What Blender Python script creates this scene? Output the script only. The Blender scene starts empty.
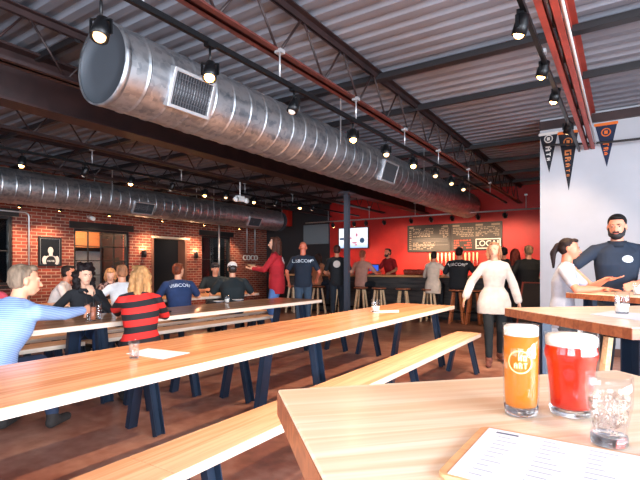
import bpy, bmesh, math, random
from mathutils import Vector, Matrix, Quaternion
random.seed(7)
PI = math.pi
SC = bpy.context.scene
COL = SC.collection
V = Vector

# ------------------------------------------------------------------ camera model
F, HOR, VPX, CAMH = 465.0, 267.0, 625.0, 1.25
YAW = math.atan((VPX - 320) / F)
CY, SY = math.cos(YAW), math.sin(YAW)
def on_x(px, X):
    """ground point of the sight line of column px on the plane x = X"""
    k = (px - 320) / F
    d = X / (-SY + CY * k)
    return V((X, d * (CY + SY * k), 0))
def on_y(px, Y):
    k = (px - 320) / F
    d = Y / (CY + SY * k)
    return V((d * (-SY + CY * k), Y, 0))
def at_d(px, d):
    k = (px - 320) / F
    return V((d * (-SY + CY * k), d * (CY + SY * k), 0))
def on_z(px, py, z):
    return at_d(px, (CAMH - z) * F / (py - HOR)) + V((0, 0, z))
def hz(px, py, p):
    """height seen at row py above ground point p"""
    d = -SY * p.x + CY * p.y
    return CAMH + (HOR - py) * d / F

# ------------------------------------------------------------------ materials
def lin(c):
    r = []
    for v in c[:3]:
        v = v / 255.0
        r.append(v / 12.92 if v <= .04045 else ((v + .055) / 1.055) ** 2.4)
    return (r[0], r[1], r[2], 1)
MATS = {}
def new_mat(name):
    m = bpy.data.materials.new(name); m.use_nodes = True
    nt = m.node_tree
    return m, nt, nt.nodes['Principled BSDF']
def setp(b, **k):
    for n, v in k.items():
        b.inputs[n].default_value = v
def mat(name, c, rough=.5, metal=0, **k):
    if name in MATS: return MATS[name]
    m, nt, b = new_mat(name)
    setp(b, **{'Base Color': lin(c), 'Roughness': rough, 'Metallic': metal})
    setp(b, **k)
    MATS[name] = m
    return m
def node(nt, t, **k):
    n = nt.nodes.new(t)
    for a, v in k.items(): setattr(n, a, v)
    return n
def ramp(nt, stops):
    r = node(nt, 'ShaderNodeValToRGB')
    e = r.color_ramp.elements
    e[0].position, e[0].color = stops[0]
    e[1].position, e[1].color = stops[-1]
    for p, c in stops[1:-1]:
        x = e.new(p); x.color = c
    return r
def coords(nt, scale=(1, 1, 1), rot=(0, 0, 0), kind='Object'):
    t = node(nt, 'ShaderNodeTexCoord'); mp = node(nt, 'ShaderNodeMapping')
    mp.inputs['Scale'].default_value = scale; mp.inputs['Rotation'].default_value = rot
    nt.links.new(t.outputs[kind], mp.inputs['Vector'])
    return mp.outputs['Vector']
def mottled(name, c1, c2, scale=4, rough=.5, metal=0, detail=6, bump=0, stretch=(1, 1, 1), lo=.3, hi=.7, **k):
    if name in MATS: return MATS[name]
    m, nt, b = new_mat(name)
    setp(b, Roughness=rough, Metallic=metal, **{})
    setp(b, **k)
    v = coords(nt, stretch)
    n = node(nt, 'ShaderNodeTexNoise'); n.inputs['Scale'].default_value = scale; n.inputs['Detail'].default_value = detail
    nt.links.new(v, n.inputs['Vector'])
    r = ramp(nt, [(lo, lin(c1)), (hi, lin(c2))])
    nt.links.new(n.outputs['Fac'], r.inputs['Fac']); nt.links.new(r.outputs['Color'], b.inputs['Base Color'])
    if bump:
        bp = node(nt, 'ShaderNodeBump'); bp.inputs['Strength'].default_value = bump; bp.inputs['Distance'].default_value = .01
        nt.links.new(n.outputs['Fac'], bp.inputs['Height']); nt.links.new(bp.outputs['Normal'], b.inputs['Normal'])
    MATS[name] = m
    return m
def wood(name, light, dark, plank=.13, rough=.3, along='Y', grain=1.0, coat=0.0):
    """boards glued side by side, grain along the object's local axis"""
    if name in MATS: return MATS[name]
    m, nt, b = new_mat(name)
    setp(b, Roughness=rough)
    b.inputs['Coat Weight'].default_value = coat; b.inputs['Coat Roughness'].default_value = .12
    t = node(nt, 'ShaderNodeTexCoord'); sp = node(nt, 'ShaderNodeSeparateXYZ'); nt.links.new(t.outputs['Object'], sp.inputs[0])
    a, c = ('Y', 'X') if along == 'Y' else ('X', 'Y')
    dv = node(nt, 'ShaderNodeMath', operation='DIVIDE'); dv.inputs[1].default_value = plank; nt.links.new(sp.outputs[c], dv.inputs[0])
    fl = node(nt, 'ShaderNodeMath', operation='FLOOR'); nt.links.new(dv.outputs[0], fl.inputs[0])
    wn = node(nt, 'ShaderNodeTexWhiteNoise', noise_dimensions='1D'); nt.links.new(fl.outputs[0], wn.inputs['W'])
    # every board gets its own stretch of grain
    mu = node(nt, 'ShaderNodeMath', operation='MULTIPLY_ADD'); mu.inputs[1].default_value = 7.3; nt.links.new(wn.outputs['Value'], mu.inputs[0]); nt.links.new(sp.outputs[a], mu.inputs[2])
    cb = node(nt, 'ShaderNodeCombineXYZ')
    m1 = node(nt, 'ShaderNodeMath', operation='MULTIPLY'); m1.inputs[1].default_value = .9; nt.links.new(mu.outputs[0], m1.inputs[0])
    m2 = node(nt, 'ShaderNodeMath', operation='MULTIPLY'); m2.inputs[1].default_value = 22; nt.links.new(sp.outputs[c], m2.inputs[0])
    m3 = node(nt, 'ShaderNodeMath', operation='MULTIPLY'); m3.inputs[1].default_value = 22; nt.links.new(sp.outputs['Z'], m3.inputs[0])
    for i, s in enumerate((m1, m2, m3)): nt.links.new(s.outputs[0], cb.inputs[i])
    n = node(nt, 'ShaderNodeTexNoise'); n.inputs['Scale'].default_value = 1.0; n.inputs['Detail'].default_value = 5; n.inputs['Distortion'].default_value = 1.6
    nt.links.new(cb.outputs[0], n.inputs['Vector'])
    r = ramp(nt, [(.34, lin(dark)), (.62, lin(light))])
    ad = node(nt, 'ShaderNodeMath', operation='MULTIPLY_ADD'); ad.inputs[1].default_value = .22 * grain; nt.links.new(wn.outputs['Value'], ad.inputs[0])
    sb = node(nt, 'ShaderNodeMath', operation='SUBTRACT'); sb.inputs[1].default_value = .1 * grain; nt.links.new(n.outputs['Fac'], sb.inputs[0])
    nt.links.new(sb.outputs[0], ad.inputs[2]); nt.links.new(ad.outputs[0], r.inputs['Fac'])
    nt.links.new(r.outputs['Color'], b.inputs['Base Color'])
    MATS[name] = m
    return m
def emit(name, c, s):
    if name in MATS: return MATS[name]
    m, nt, b = new_mat(name)
    setp(b, **{'Base Color': lin(c), 'Emission Color': lin(c), 'Emission Strength': s})
    MATS[name] = m
    return m
def thin_glass(name, tint=(255, 255, 255), refl=.12, rough=.02):
    """clear sheet: lets light straight through and mirrors a little at grazing angles"""
    if name in MATS: return MATS[name]
    m = bpy.data.materials.new(name); m.use_nodes = True; nt = m.node_tree; nt.nodes.clear()
    o = node(nt, 'ShaderNodeOutputMaterial'); mx = node(nt, 'ShaderNodeMixShader'); tr = node(nt, 'ShaderNodeBsdfTransparent'); gl = node(nt, 'ShaderNodeBsdfGlossy')
    tr.inputs[0].default_value = lin(tint); gl.inputs['Roughness'].default_value = rough
    lw = node(nt, 'ShaderNodeLayerWeight'); lw.inputs['Blend'].default_value = .35
    pw = node(nt, 'ShaderNodeMath', operation='MULTIPLY_ADD'); pw.inputs[1].default_value = refl; pw.inputs[2].default_value = .03; nt.links.new(lw.outputs['Facing'], pw.inputs[0])
    nt.links.new(pw.outputs[0], mx.inputs[0]); nt.links.new(tr.outputs[0], mx.inputs[1]); nt.links.new(gl.outputs[0], mx.inputs[2]); nt.links.new(mx.outputs[0], o.inputs[0])
    MATS[name] = m
    return m

# ------------------------------------------------------------------ mesh helpers
class MB:
    def __init__(s): s.bm = bmesh.new(); s.mi = 0
    def face(s, vs, smooth=False):
        try:
            f = s.bm.faces.new(vs)
        except ValueError:
            return None
        f.material_index = s.mi; f.smooth = smooth
        return f
    def hexa(s, co):
        v = [s.bm.verts.new(c) for c in co]
        for i in ((0, 3, 2, 1), (4, 5, 6, 7), (0, 1, 5, 4), (1, 2, 6, 5), (2, 3, 7, 6), (3, 0, 4, 7)): s.face([v[j] for j in i])
        return s
    def box(s, a, b):
        x0, y0, z0 = a; x1, y1, z1 = b
        return s.hexa([(x0, y0, z0), (x1, y0, z0), (x1, y1, z0), (x0, y1, z0), (x0, y0, z1), (x1, y0, z1), (x1, y1, z1), (x0, y1, z1)])
    def obox(s, c, ax, ay, az):
        """box about c with half-axis vectors"""
        c, ax, ay, az = V(c), V(ax), V(ay), V(az)
        return s.hexa([c - ax - ay - az, c + ax - ay - az, c + ax + ay - az, c - ax + ay - az, c - ax - ay + az, c + ax - ay + az, c + ax + ay + az, c - ax + ay + az])
    def bar(s, p, q, w, t, up=(0, 0, 1)):
        """rectangular bar p->q, w across, t thick"""
        p, q = V(p), V(q); d = (q - p); a = d.normalized(); u = V(up)
        x = a.cross(u)
        if x.length < 1e-4: x = a.cross(V((0, 1, 0)))
        x.normalize(); y = x.cross(a)
        return s.obox((p + q) / 2, d / 2, x * w / 2, y * t / 2)
    def ring(s, c, x, y, rx, ry, n):
        return [s.bm.verts.new(V(c) + V(x) * (rx * math.cos(2 * PI * i / n)) + V(y) * (ry * math.sin(2 * PI * i / n))) for i in range(n)]
    def bridge(s, a, b, smooth=True):
        n = len(a)
        for i in range(n): s.face([a[i], a[(i + 1) % n], b[(i + 1) % n], b[i]], smooth)
    def tube(s, p, q, r0, r1=None, n=12, cap=True):
        p, q = V(p), V(q); a = (q - p).normalized()
        x = a.orthogonal().normalized(); y = a.cross(x)
        r1 = r0 if r1 is None else r1
        A = s.ring(p, x, y, r0, r0, n); B = s.ring(q, x, y, r1, r1, n)
        s.bridge(A, B)
        if cap: s.face(A[::-1]); s.face(B)
        return s
    def path(s, pts, r, n=8):
        pts = [V(p) for p in pts]; prev = None; x = None
        for i, p in enumerate(pts):
            a = (pts[min(i + 1, len(pts) - 1)] - pts[max(i - 1, 0)]).normalized()
            x = a.orthogonal().normalized() if x is None else (x - a * x.dot(a)).normalized()
            R = s.ring(p, x, a.cross(x), r, r, n)
            if prev: s.bridge(prev, R)
            else: s.face(R[::-1])
            prev = R
        s.face(prev)
        return s
    def lathe(s, prof, n=32, c=(0, 0, 0), x=(1, 0, 0), y=(0, 1, 0), z=(0, 0, 1), cap=True, closed=False):
        c, x, y, z = V(c), V(x), V(y), V(z)
        rs = [s.ring(c + z * h, x, y, r, r, n) for r, h in prof]
        for a, b in zip(rs, rs[1:]): s.bridge(a, b)
        if closed: s.bridge(rs[-1], rs[0])
        elif cap: s.face(rs[0][::-1]); s.face(rs[-1])
        return s
    def ball(s, c, r, M=None, n=14, m=9):
        """ellipsoid, r = number or (rx, ry, rz)"""
        r = (r, r, r) if not hasattr(r, '__len__') else r
        c = V(c); T = M or Matrix.Identity(3)
        def pt(x, y, z): return s.bm.verts.new(c + T @ V((x * r[0], y * r[1], z * r[2])))
        top = pt(0, 0, 1); bot = pt(0, 0, -1); rows = []
        for j in range(1, m):
            th = PI * j / m
            rows.append([pt(math.sin(th) * math.cos(2 * PI * i / n), math.sin(th) * math.sin(2 * PI * i / n), math.cos(th)) for i in range(n)])
        for i in range(n):
            s.face([top, rows[0][i], rows[0][(i + 1) % n]], True); s.face([bot, rows[-1][(i + 1) % n], rows[-1][i]], True)
        for a, b in zip(rows, rows[1:]):
            for i in range(n): s.face([a[i], b[i], b[(i + 1) % n], a[(i + 1) % n]], True)
        return s
    def cone(s, p, q, r0, r1, n=12):
        """limb: tapered tube with round ends"""
        s.tube(p, q, r0, r1, n); s.ball(p, r0 * 1.0, n=n, m=8); s.ball(q, r1 * 1.0, n=n, m=8)
        return s
    def prism(s, pts, d):
        d = V(d); a = [s.bm.verts.new(V(p)) for p in pts]; b = [s.bm.verts.new(V(p) + d) for p in pts]
        s.face(a[::-1]); s.face(b); s.bridge(a, b, False)
        return s
    def build(s, name, mats, parent=None, loc=None, bevel=0, smooth=None, seg=2):
        bmesh.ops.recalc_face_normals(s.bm, faces=s.bm.faces[:])
        me = bpy.data.meshes.new(name); s.bm.to_mesh(me); s.bm.free()
        for m in (mats if isinstance(mats, (list, tuple)) else [mats]): me.materials.append(m)
        o = bpy.data.objects.new(name, me); COL.objects.link(o)
        if smooth is not None:
            for p in me.polygons: p.use_smooth = smooth
        if loc is not None: o.location = loc
        if parent: o.parent = parent
        if bevel:
            b = o.modifiers.new('edge', 'BEVEL'); b.width = bevel; b.segments = seg; b.limit_method = 'ANGLE'
        return o
def tag(o, label=None, cat=None, group=None, kind=None):
    if label: o['label'] = label
    if cat: o['category'] = cat
    if group: o['group'] = group
    if kind: o['kind'] = kind
    return o
def thing(name, label, cat, loc=(0, 0, 0), rz=0, group=None):
    o = bpy.data.objects.new(name, None); COL.objects.link(o); o.empty_display_size = .1
    o.location = loc; o.rotation_euler = (0, 0, rz)
    return tag(o, label, cat, group)
def kids(o): return [c for c in bpy.data.objects if c.parent == o]
def dup(o, loc=None, rz=None, label=None, parent=None):
    """copy a thing with its parts and their sub-parts"""
    c = o.copy(); COL.objects.link(c)
    if parent: c.parent = parent
    if loc is not None: c.location = loc
    if rz is not None: c.rotation_euler = (0, 0, rz)
    if label: c['label'] = label
    for ch in kids(o): dup(ch, parent=c)
    return c
def text(name, body, size, m, parent=None, M=None, extrude=.001, align='CENTER'):
    cu = bpy.data.curves.new(name, 'FONT'); cu.body = body; cu.size = size; cu.extrude = extrude
    cu.align_x = align; cu.align_y = 'CENTER'; cu.materials.append(m)
    tmp = bpy.data.objects.new(name, cu); me = bpy.data.meshes.new_from_object(tmp); me.name = name
    bpy.data.objects.remove(tmp); bpy.data.curves.remove(cu)
    o = bpy.data.objects.new(name, me); COL.objects.link(o)
    if parent: o.parent = parent
    if M is not None: o.matrix_local = M
    return o
def struct(o, label=None): return tag(o, label, None, None, 'structure')
def frame_M(x, y, z, c):
    """matrix with the given axes as columns and origin c"""
    x, y, z, c = V(x), V(y), V(z), V(c)
    return Matrix(((x.x, y.x, z.x, c.x), (x.y, y.y, z.y, c.y), (x.z, y.z, z.z, c.z), (0, 0, 0, 1)))
# ------------------------------------------------------------------ the room shell
XL, XR, YB, YF, ZC = -11.25, 4.6, 13.5, -4.6, 3.46
WX, WY = -1.07, 7.68            # free end and face of the white wall
M_floor, nt, b = new_mat('stained_concrete')
v = coords(nt)
n1 = node(nt, 'ShaderNodeTexNoise'); n1.inputs['Scale'].default_value = .9; n1.inputs['Detail'].default_value = 8; n1.inputs['Roughness'].default_value = .65
n2 = node(nt, 'ShaderNodeTexNoise'); n2.inputs['Scale'].default_value = 9; n2.inputs['Detail'].default_value = 6
nt.links.new(v, n1.inputs['Vector']); nt.links.new(v, n2.inputs['Vector'])
mx = node(nt, 'ShaderNodeMath', operation='MULTIPLY_ADD'); mx.inputs[1].default_value = .35; nt.links.new(n2.outputs['Fac'], mx.inputs[0]); nt.links.new(n1.outputs['Fac'], mx.inputs[2])
r = ramp(nt, [(.42, lin((88, 58, 50))), (.62, lin((146, 96, 80))), (.84, lin((186, 144, 126)))])
nt.links.new(mx.outputs[0], r.inputs['Fac']); nt.links.new(r.outputs['Color'], b.inputs['Base Color'])
rr = node(nt, 'ShaderNodeMapRange'); rr.inputs['To Min'].default_value = .22; rr.inputs['To Max'].default_value = .5; nt.links.new(n1.outputs['Fac'], rr.inputs['Value']); nt.links.new(rr.outputs[0], b.inputs['Roughness'])
f = MB().box((XL - .3, YF - .2, -.12), (XR + .3, YB + .3, 0)).build('floor', M_floor); struct(f, 'stained reddish brown concrete floor')

# brick wall on the left
M_brick, nt, b = new_mat('brick')
t = node(nt, 'ShaderNodeTexCoord'); sp = node(nt, 'ShaderNodeSeparateXYZ'); cb = node(nt, 'ShaderNodeCombineXYZ')
nt.links.new(t.outputs['Object'], sp.inputs[0])
ad = node(nt, 'ShaderNodeMath', operation='ADD'); nt.links.new(sp.outputs['X'], ad.inputs[0]); nt.links.new(sp.outputs['Y'], ad.inputs[1])
nt.links.new(ad.outputs[0], cb.inputs[0]); nt.links.new(sp.outputs['Z'], cb.inputs[1])
bt = node(nt, 'ShaderNodeTexBrick'); bt.inputs['Scale'].default_value = 1; bt.inputs['Brick Width'].default_value = .215; bt.inputs['Row Height'].default_value = .076; bt.inputs['Mortar Size'].default_value = .008
bt.inputs['Color1'].default_value = lin((150, 62, 42)); bt.inputs['Color2'].default_value = lin((98, 38, 30)); bt.inputs['Mortar'].default_value = lin((168, 138, 120)); bt.inputs['Bias'].default_value = -.1
nt.links.new(cb.outputs[0], bt.inputs['Vector'])
nz = node(nt, 'ShaderNodeTexNoise'); nz.inputs['Scale'].default_value = 2.2; nt.links.new(cb.outputs[0], nz.inputs['Vector'])
mc = node(nt, 'ShaderNodeMixRGB', blend_type='MULTIPLY'); mc.inputs[0].default_value = .6
rp = ramp(nt, [(.35, (.45, .4, .4, 1)), (.65, (1, 1, 1, 1))]); nt.links.new(nz.outputs['Fac'], rp.inputs['Fac'])
nt.links.new(bt.outputs['Color'], mc.inputs[1]); nt.links.new(rp.outputs['Color'], mc.inputs[2]); nt.links.new(mc.outputs[0], b.inputs['Base Color'])
bp = node(nt, 'ShaderNodeBump'); bp.inputs['Strength'].default_value = .6; bp.inputs['Distance'].default_value = -.006; nt.links.new(bt.outputs['Fac'], bp.inputs['Height']); nt.links.new(bp.outputs['Normal'], b.inputs['Normal'])
setp(b, Roughness=.85)
OPEN = [(3.5, 4.84, .85, 2.36), (6.2, 7.72, .62, 2.2), (8.42, 9.68, 0, 2.14), (10.3, 11.6, .75, 2.26)]   # window, window, doorway, window
w = MB(); y = YF - .2
for (a, c, z0, z1) in OPEN:
    w.box((XL - .3, y, 0), (XL, a, ZC)); w.box((XL - .3, a, z1), (XL, c, ZC))
    if z0 > 0: w.box((XL - .3, a, 0), (XL, c, z0))
    y = c
w.box((XL - .3, y, 0), (XL, YB + .2, ZC))
struct(w.build('wall_left', M_brick), 'red brick wall')
M_black = mat('black_paint', (22, 23, 26), .45)
M_blackm = mat('black_metal', (20, 21, 24), .4, .6)
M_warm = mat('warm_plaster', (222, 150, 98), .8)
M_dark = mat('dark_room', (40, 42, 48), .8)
M_cream = mat('cream_paint', (206, 186, 160), .6)
M_pane = thin_glass('window_glass', (225, 232, 235), .25)
# the rooms seen through the openings
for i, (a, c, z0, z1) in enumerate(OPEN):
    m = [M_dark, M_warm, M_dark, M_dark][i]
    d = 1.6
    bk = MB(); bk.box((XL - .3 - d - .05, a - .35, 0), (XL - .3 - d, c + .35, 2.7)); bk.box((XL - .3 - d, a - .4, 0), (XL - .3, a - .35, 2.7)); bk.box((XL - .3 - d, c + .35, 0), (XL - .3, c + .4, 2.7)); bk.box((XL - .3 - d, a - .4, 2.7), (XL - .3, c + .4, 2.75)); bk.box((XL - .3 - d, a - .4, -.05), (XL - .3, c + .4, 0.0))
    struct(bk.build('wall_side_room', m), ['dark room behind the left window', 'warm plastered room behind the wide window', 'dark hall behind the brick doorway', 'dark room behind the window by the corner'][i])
def window(n, a, c, z0, z1, cols, rows, mid):
    root = tag(thing('window_%d' % n, None, None, (XL, 0, 0)), None, None, None, 'structure')
    f = MB(); x0, x1 = -.16, -.04; t = .06
    f.box((x0, a, z0), (x1, a + t, z1)); f.box((x0, c - t, z0), (x1, c, z1)); f.box((x0, a + t, z0), (x1, c - t, z0 + t)); f.box((x0, a + t, z1 - t), (x1, c - t, z1))
    fr = f.build('window_frame', M_black, root, bevel=.004)
    g = MB(); q = .022
    for k in range(1, cols):
        yy = a + t + (c - a - 2 * t) * k / cols; g.box((-.12, yy - q / 2, z0 + t), (-.08, yy + q / 2, z1 - t))
    for k in range(1, rows):
        zz = z0 + t + (z1 - z0 - 2 * t) * k / rows; g.box((-.125, a + t, zz - q / 2), (-.075, c - t, zz + q / 2))
    g.build('muntin', M_black, root)
    MB().box((-.103, a + t, z0 + t), (-.097, c - t, z1 - t)).build('pane', M_pane, root)
    MB().box((-.2, a - .06, z0 - .07), (.06, c + .06, z0 - .001)).build('window_sill', M_cream if mid else M_black, root, bevel=.006)
    MB().box((-.03, a - .12, z1 + .001), (.02, c + .12, z1 + .17)).build('lintel', M_black, root, bevel=.004)
    return root
window(1, *OPEN[0], 1, 2, False); window(2, *OPEN[1], 4, 4, False); window(3, *OPEN[3], 3, 2, False)
# things behind the wide window: a lit corridor with a dark glazed partition
pr = thing('glazed_partition', 'dark framed glass partition seen through the wide brick-wall window', 'partition', (XL - 1.1, 0, 0))
q = MB()
for yy in (6.0, 6.62, 6.72, 7.55): q.box((-.04, yy, .0), (.04, yy + .07, 1.72))
q.box((-.04, 5.9, 1.68), (.04, 7.62, 1.78)); q.box((-.04, 5.9, 1.0), (.04, 6.7, 1.05))
q.build('partition_frame', M_black, pr)
MB().box((-.006, 6.07, .02), (.006, 6.62, 1.68)).build('partition_glass', mat('blue_grey_glass', (120, 140, 150), .15), pr)
MB().box((-.006, 6.79, .02), (.006, 7.55, 1.68)).build('partition_glass', mat('pale_glass', (176, 186, 190), .15), pr)
# doorway
d = tag(thing('door_1', None, None, (XL, 0, 0)), None, None, None, 'structure')
a, c, z0, z1 = OPEN[2]
q = MB(); q.box((-.3, a, 0), (.02, a + .07, z1 - .06)); q.box((-.3, c - .07, 0), (.02, c, z1 - .06)); q.build('door_frame', mat('brown_frame', (110, 72, 58), .6), d, bevel=.004)
MB().box((-.3, a - .02, z1 - .06), (.05, c + .1, z1)).build('lintel', M_cream, d, bevel=.004)
ar = MB(); pts = [(0, -.44, 0), (0, -.44, 1.3)] + [(0, -.44 * math.cos(PI * i / 10), 1.3 + .42 * math.sin(PI * i / 10)) for i in range(1, 10)] + [(0, .44, 1.3), (0, .44, 0)]
ar.prism([(p[0] - 1.85, (a + c) / 2 + p[1] - .0, p[2]) for p in pts], (.05, 0, 0)).build('arched_recess', mat('blue_grey_paint', (88, 96, 104), .7), d)

# back wall: a dark stretch, a blue grey panel, then red
M_red = mottled('red_wall_paint', (168, 24, 22), (190, 32, 28), 3, .55)
M_char = mat('charcoal_paint', (34, 35, 40), .7)
struct(MB().box((XL - .3, YB, 0), (-8.45, YB + .2, ZC)).build('wall_back_charcoal', M_char), 'charcoal wall at the far left corner')
struct(MB().box((-8.45, YB, 0), (XR + .3, YB + .2, ZC)).build('wall_back', M_red), 'red wall behind the bar')
struct(MB().box((-9.5, YB - .08, 2.05), (-8.48, YB - .001, 2.72)).build('trim_1', mat('blue_grey_panel', (110, 122, 130), .6)), 'blue grey panel in the far corner')
tag(MB().box((-10.3, YB - .3, 2.72), (-10.05, YB - .002, 3.3)).build('duct_boot', mat('red_paint_boot', (205, 45, 32), .5), bevel=.01), 'red painted box on the far wall past the left duct end', 'duct box')
# white wall on the right
M_white = mottled('white_wall_paint', (170, 173, 181), (178, 181, 189), 2.5, .6)
struct(MB().box((WX, WY, 0), (XR + .3, WY + .18, ZC)).build('wall_right', M_white), 'white partition wall')
struct(MB().box((WX - .002, WY - .018, 0), (XR, WY - .001, .11)).build('baseboard_right', mat('brown_base', (92, 58, 46), .5)), 'brown baseboard of the white wall')
# side wall with the big daylight windows, and the wall behind the camera
GL = [(-4.0, -1.3), (-.9, 1.9), (2.3, 5.1)]
w = MB(); y = YF - .2
for a, c in GL:
    w.box((XR, y, 0), (XR + .2, a, ZC)); w.box((XR, a, 0), (XR + .2, c, .35)); w.box((XR, a, 3.05), (XR + .2, c, ZC)); y = c
w.box((XR, y, 0), (XR + .2, YB, ZC)); struct(w.build('wall_side', M_white))
for i, (a, c) in enumerate(GL):
    g = MB()
    for k in range(5):
        yy = a + (c - a) * k / 4; g.box((XR + .05, yy - .025, .35), (XR + .12, yy + .025, 3.05))
    for zz in (.36, 1.3, 2.2, 3.03): g.box((XR + .05, a, zz - .02), (XR + .12, c, zz + .02))
    struct(g.build('window_%d' % (4 + i), M_black))
GF = [(-8.6, -5.6), (-4.8, -1.8), (-1.0, 2.0)]
w = MB(); x = XL - .3
for a, c in GF:
    w.box((x, YF - .2, 0), (a, YF, ZC)); w.box((a, YF - .2, 0), (c, YF, .6)); w.box((a, YF - .2, 2.9), (c, YF, ZC)); x = c
w.box((x, YF - .2, 0), (XR + .2, YF, ZC)); struct(w.build('wall_front', mat('grey_wall', (150, 148, 150), .8)))
for i, (a, c) in enumerate(GF):
    g = MB()
    for k in range(4):
        xx = a + (c - a) * k / 3; g.box((xx - .025, YF - .12, .6), (xx + .025, YF - .05, 2.9))
    for zz in (.61, 1.75, 2.89): g.box((a, YF - .12, zz - .02), (c, YF - .05, zz + .02))
    struct(g.build('window_%d' % (7 + i), M_black))

# corrugated deck
M_deck = mottled('galvanised_deck', (104, 110, 122), (138, 143, 154), 1.1, .5, .15, stretch=(.25, 1, 1), bump=0)
dk = MB(); pitch = .2; prof = []
y = YF - .2
while y < YB + .3:
    prof += [(y, 0), (y + .08, 0), (y + .112, .036), (y + .168, .036)]; y += pitch
lo = [dk.bm.verts.new((XL - .3, a, ZC + c)) for a, c in prof]; hi = [dk.bm.verts.new((XR + .3, a, ZC + c)) for a, c in prof]
for i in range(len(prof) - 1): dk.face([lo[i], hi[i], hi[i + 1], lo[i + 1]])
dk.box((XL - .3, YF - .2, ZC + .08), (XR + .3, YB + .3, ZC + .2))
struct(dk.build('ceiling', M_deck), 'corrugated metal roof deck')

# steel: girder, column, joists, cross beams
M_steel = mottled('brown_primer_steel', (36, 26, 28), (54, 36, 36), 5, .5, .2)
M_steeld = mottled('dark_primer_steel', (40, 28, 30), (60, 40, 40), 5, .5, .2)
M_steeldk = mat('near_black_steel', (30, 28, 32), .5)
M_steelr = mottled('red_primer_steel', (146, 56, 46), (176, 70, 56), 6, .5, .15)
M_steelb = mottled('maroon_primer_steel', (78, 40, 36), (104, 50, 44), 6, .5, .15)
GX = -5.06
g = MB(); g.box((GX - .13, YF, 2.85), (GX + .13, YB, 2.875)); g.box((GX - .13, YF, 3.375), (GX + .13, YB, 3.4)); g.box((GX - .008, YF, 2.875), (GX + .008, YB, 3.375))
struct(g.build('beam_girder', M_steeld), 'dark steel girder over the left tables')
cp = at_d(347, 9.95)
c = MB(); c.box((cp.x - .05, cp.y - .05, 0), (cp.x + .05, cp.y + .05, 2.84)); c.box((cp.x - .14, cp.y - .14, 2.82), (cp.x + .14, cp.y + .14, 2.849)); c.box((cp.x - .12, cp.y - .12, 0), (cp.x + .12, cp.y + .12, .02))
struct(c.build('pillar', mat('column_blue_grey', (74, 80, 92), .45)), 'slim blue grey steel column before the bar')
def joist(X, zb, mt, y1=YB, label=None):
    j = MB(); ztop = 3.44
    for s in (-1, 1):
        xa, xb = sorted((X + s * .012, X + s * .065))
        j.box((xa, YF, zb), (xb, y1, zb + .008)); xa, xb = sorted((X + s * .012, X + s * .02)); j.box((xa, YF, zb), (xb, y1, zb + .05))
        j.mi = 1; xa, xb = sorted((X + s * .012, X + s * .07)); j.box((xa, YF, ztop), (xb, y1, ztop + .01)); xa, xb = sorted((X + s * .012, X + s * .02)); j.box((xa, YF, ztop - .055), (xb, y1, ztop)); j.mi = 0
    j.mi = 2
    y = YF + .1; k = 0
    while y + .34 < y1:
        za, zc = (zb + .02, ztop - .01) if k % 2 == 0 else (ztop - .01, zb + .02)
        j.tube((X, y, za), (X, y + .34, zc), .011, n=6); y += .34; k += 1
    return struct(j.build('beam_joist', [mt, M_steel if mt is M_steelb else mt, M_steel]), label)
joist(-.42, 2.93, M_steelr, WY, 'red bar joist over the right side')
joist(-2.36, 2.97, M_steelb, YB, 'bar joist beside the big duct')
joist(-4.3, 2.95, M_steeld); joist(-6.4, 2.95, M_steeld); joist(-8.4, 2.95, M_steeld); joist(-10.3, 2.95, M_steeld); joist(1.5, 2.95, M_steel, WY); joist(3.3, 2.95, M_steel, WY)
for yy, tt in ((1.15, .05), (2.4, .05), (3.55, .05), (4.78, .1), (5.98, .04), (7.2, .05), (8.5, .1), (9.8, .05), (11.2, .05), (12.4, .1)):
    xe = (XR if yy < WY else WX) if yy in (4.78, 5.98) or yy > 8 else -4.3
    struct(MB().box((XL, yy - tt / 2, 3.36), (xe, yy + tt / 2, 3.4)).box((XL, yy - tt / 12, 3.38), (xe, yy + tt / 12, 3.44)).build('beam_bridging', M_steeldk))
struct(MB().box((WX, WY - .06, 3.3), (XR, WY - .001, 3.42)).build('trim_2', M_steeld), 'dark angle along the top of the white wall')

# ------------------------------------------------------------------ ducts
M_duct, nt, b = new_mat('galvanised_duct')
v = coords(nt)
vo = node(nt, 'ShaderNodeTexVoronoi'); vo.inputs['Scale'].default_value = 26; nt.links.new(v, vo.inputs['Vector'])
nz = node(nt, 'ShaderNodeTexNoise'); nz.inputs['Scale'].default_value = 3; nz.inputs['Detail'].default_value = 7; nt.links.new(coords(nt, (4, .8, 4)), nz.inputs['Vector'])
r = ramp(nt, [(.3, lin((124, 132, 142))), (.75, lin((184, 187, 192)))]); 
mm = node(nt, 'ShaderNodeMath', operation='MULTIPLY_ADD'); mm.inputs[1].default_value = .3
sx = node(nt, 'ShaderNodeSeparateColor'); nt.links.new(vo.outputs['Color'], sx.inputs[0]); nt.links.new(sx.outputs[0], mm.inputs[0]); nt.links.new(nz.outputs['Fac'], mm.inputs[2])
nt.links.new(mm.outputs[0], r.inputs['Fac']); nt.links.new(r.outputs['Color'], b.inputs['Base Color'])
rg = node(nt, 'ShaderNodeMapRange'); rg.inputs['To Min'].default_value = .34; rg.inputs['To Max'].default_value = .5; nt.links.new(mm.outputs[0], rg.inputs['Value']); nt.links.new(rg.outputs[0], b.inputs['Roughness'])
setp(b, Metallic=.95)
M_grille = mat('grille_grey', (86, 88, 94), .5, .5)
M_galv = mat('pale_galvanised', (196, 198, 202), .4, .7)
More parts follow.
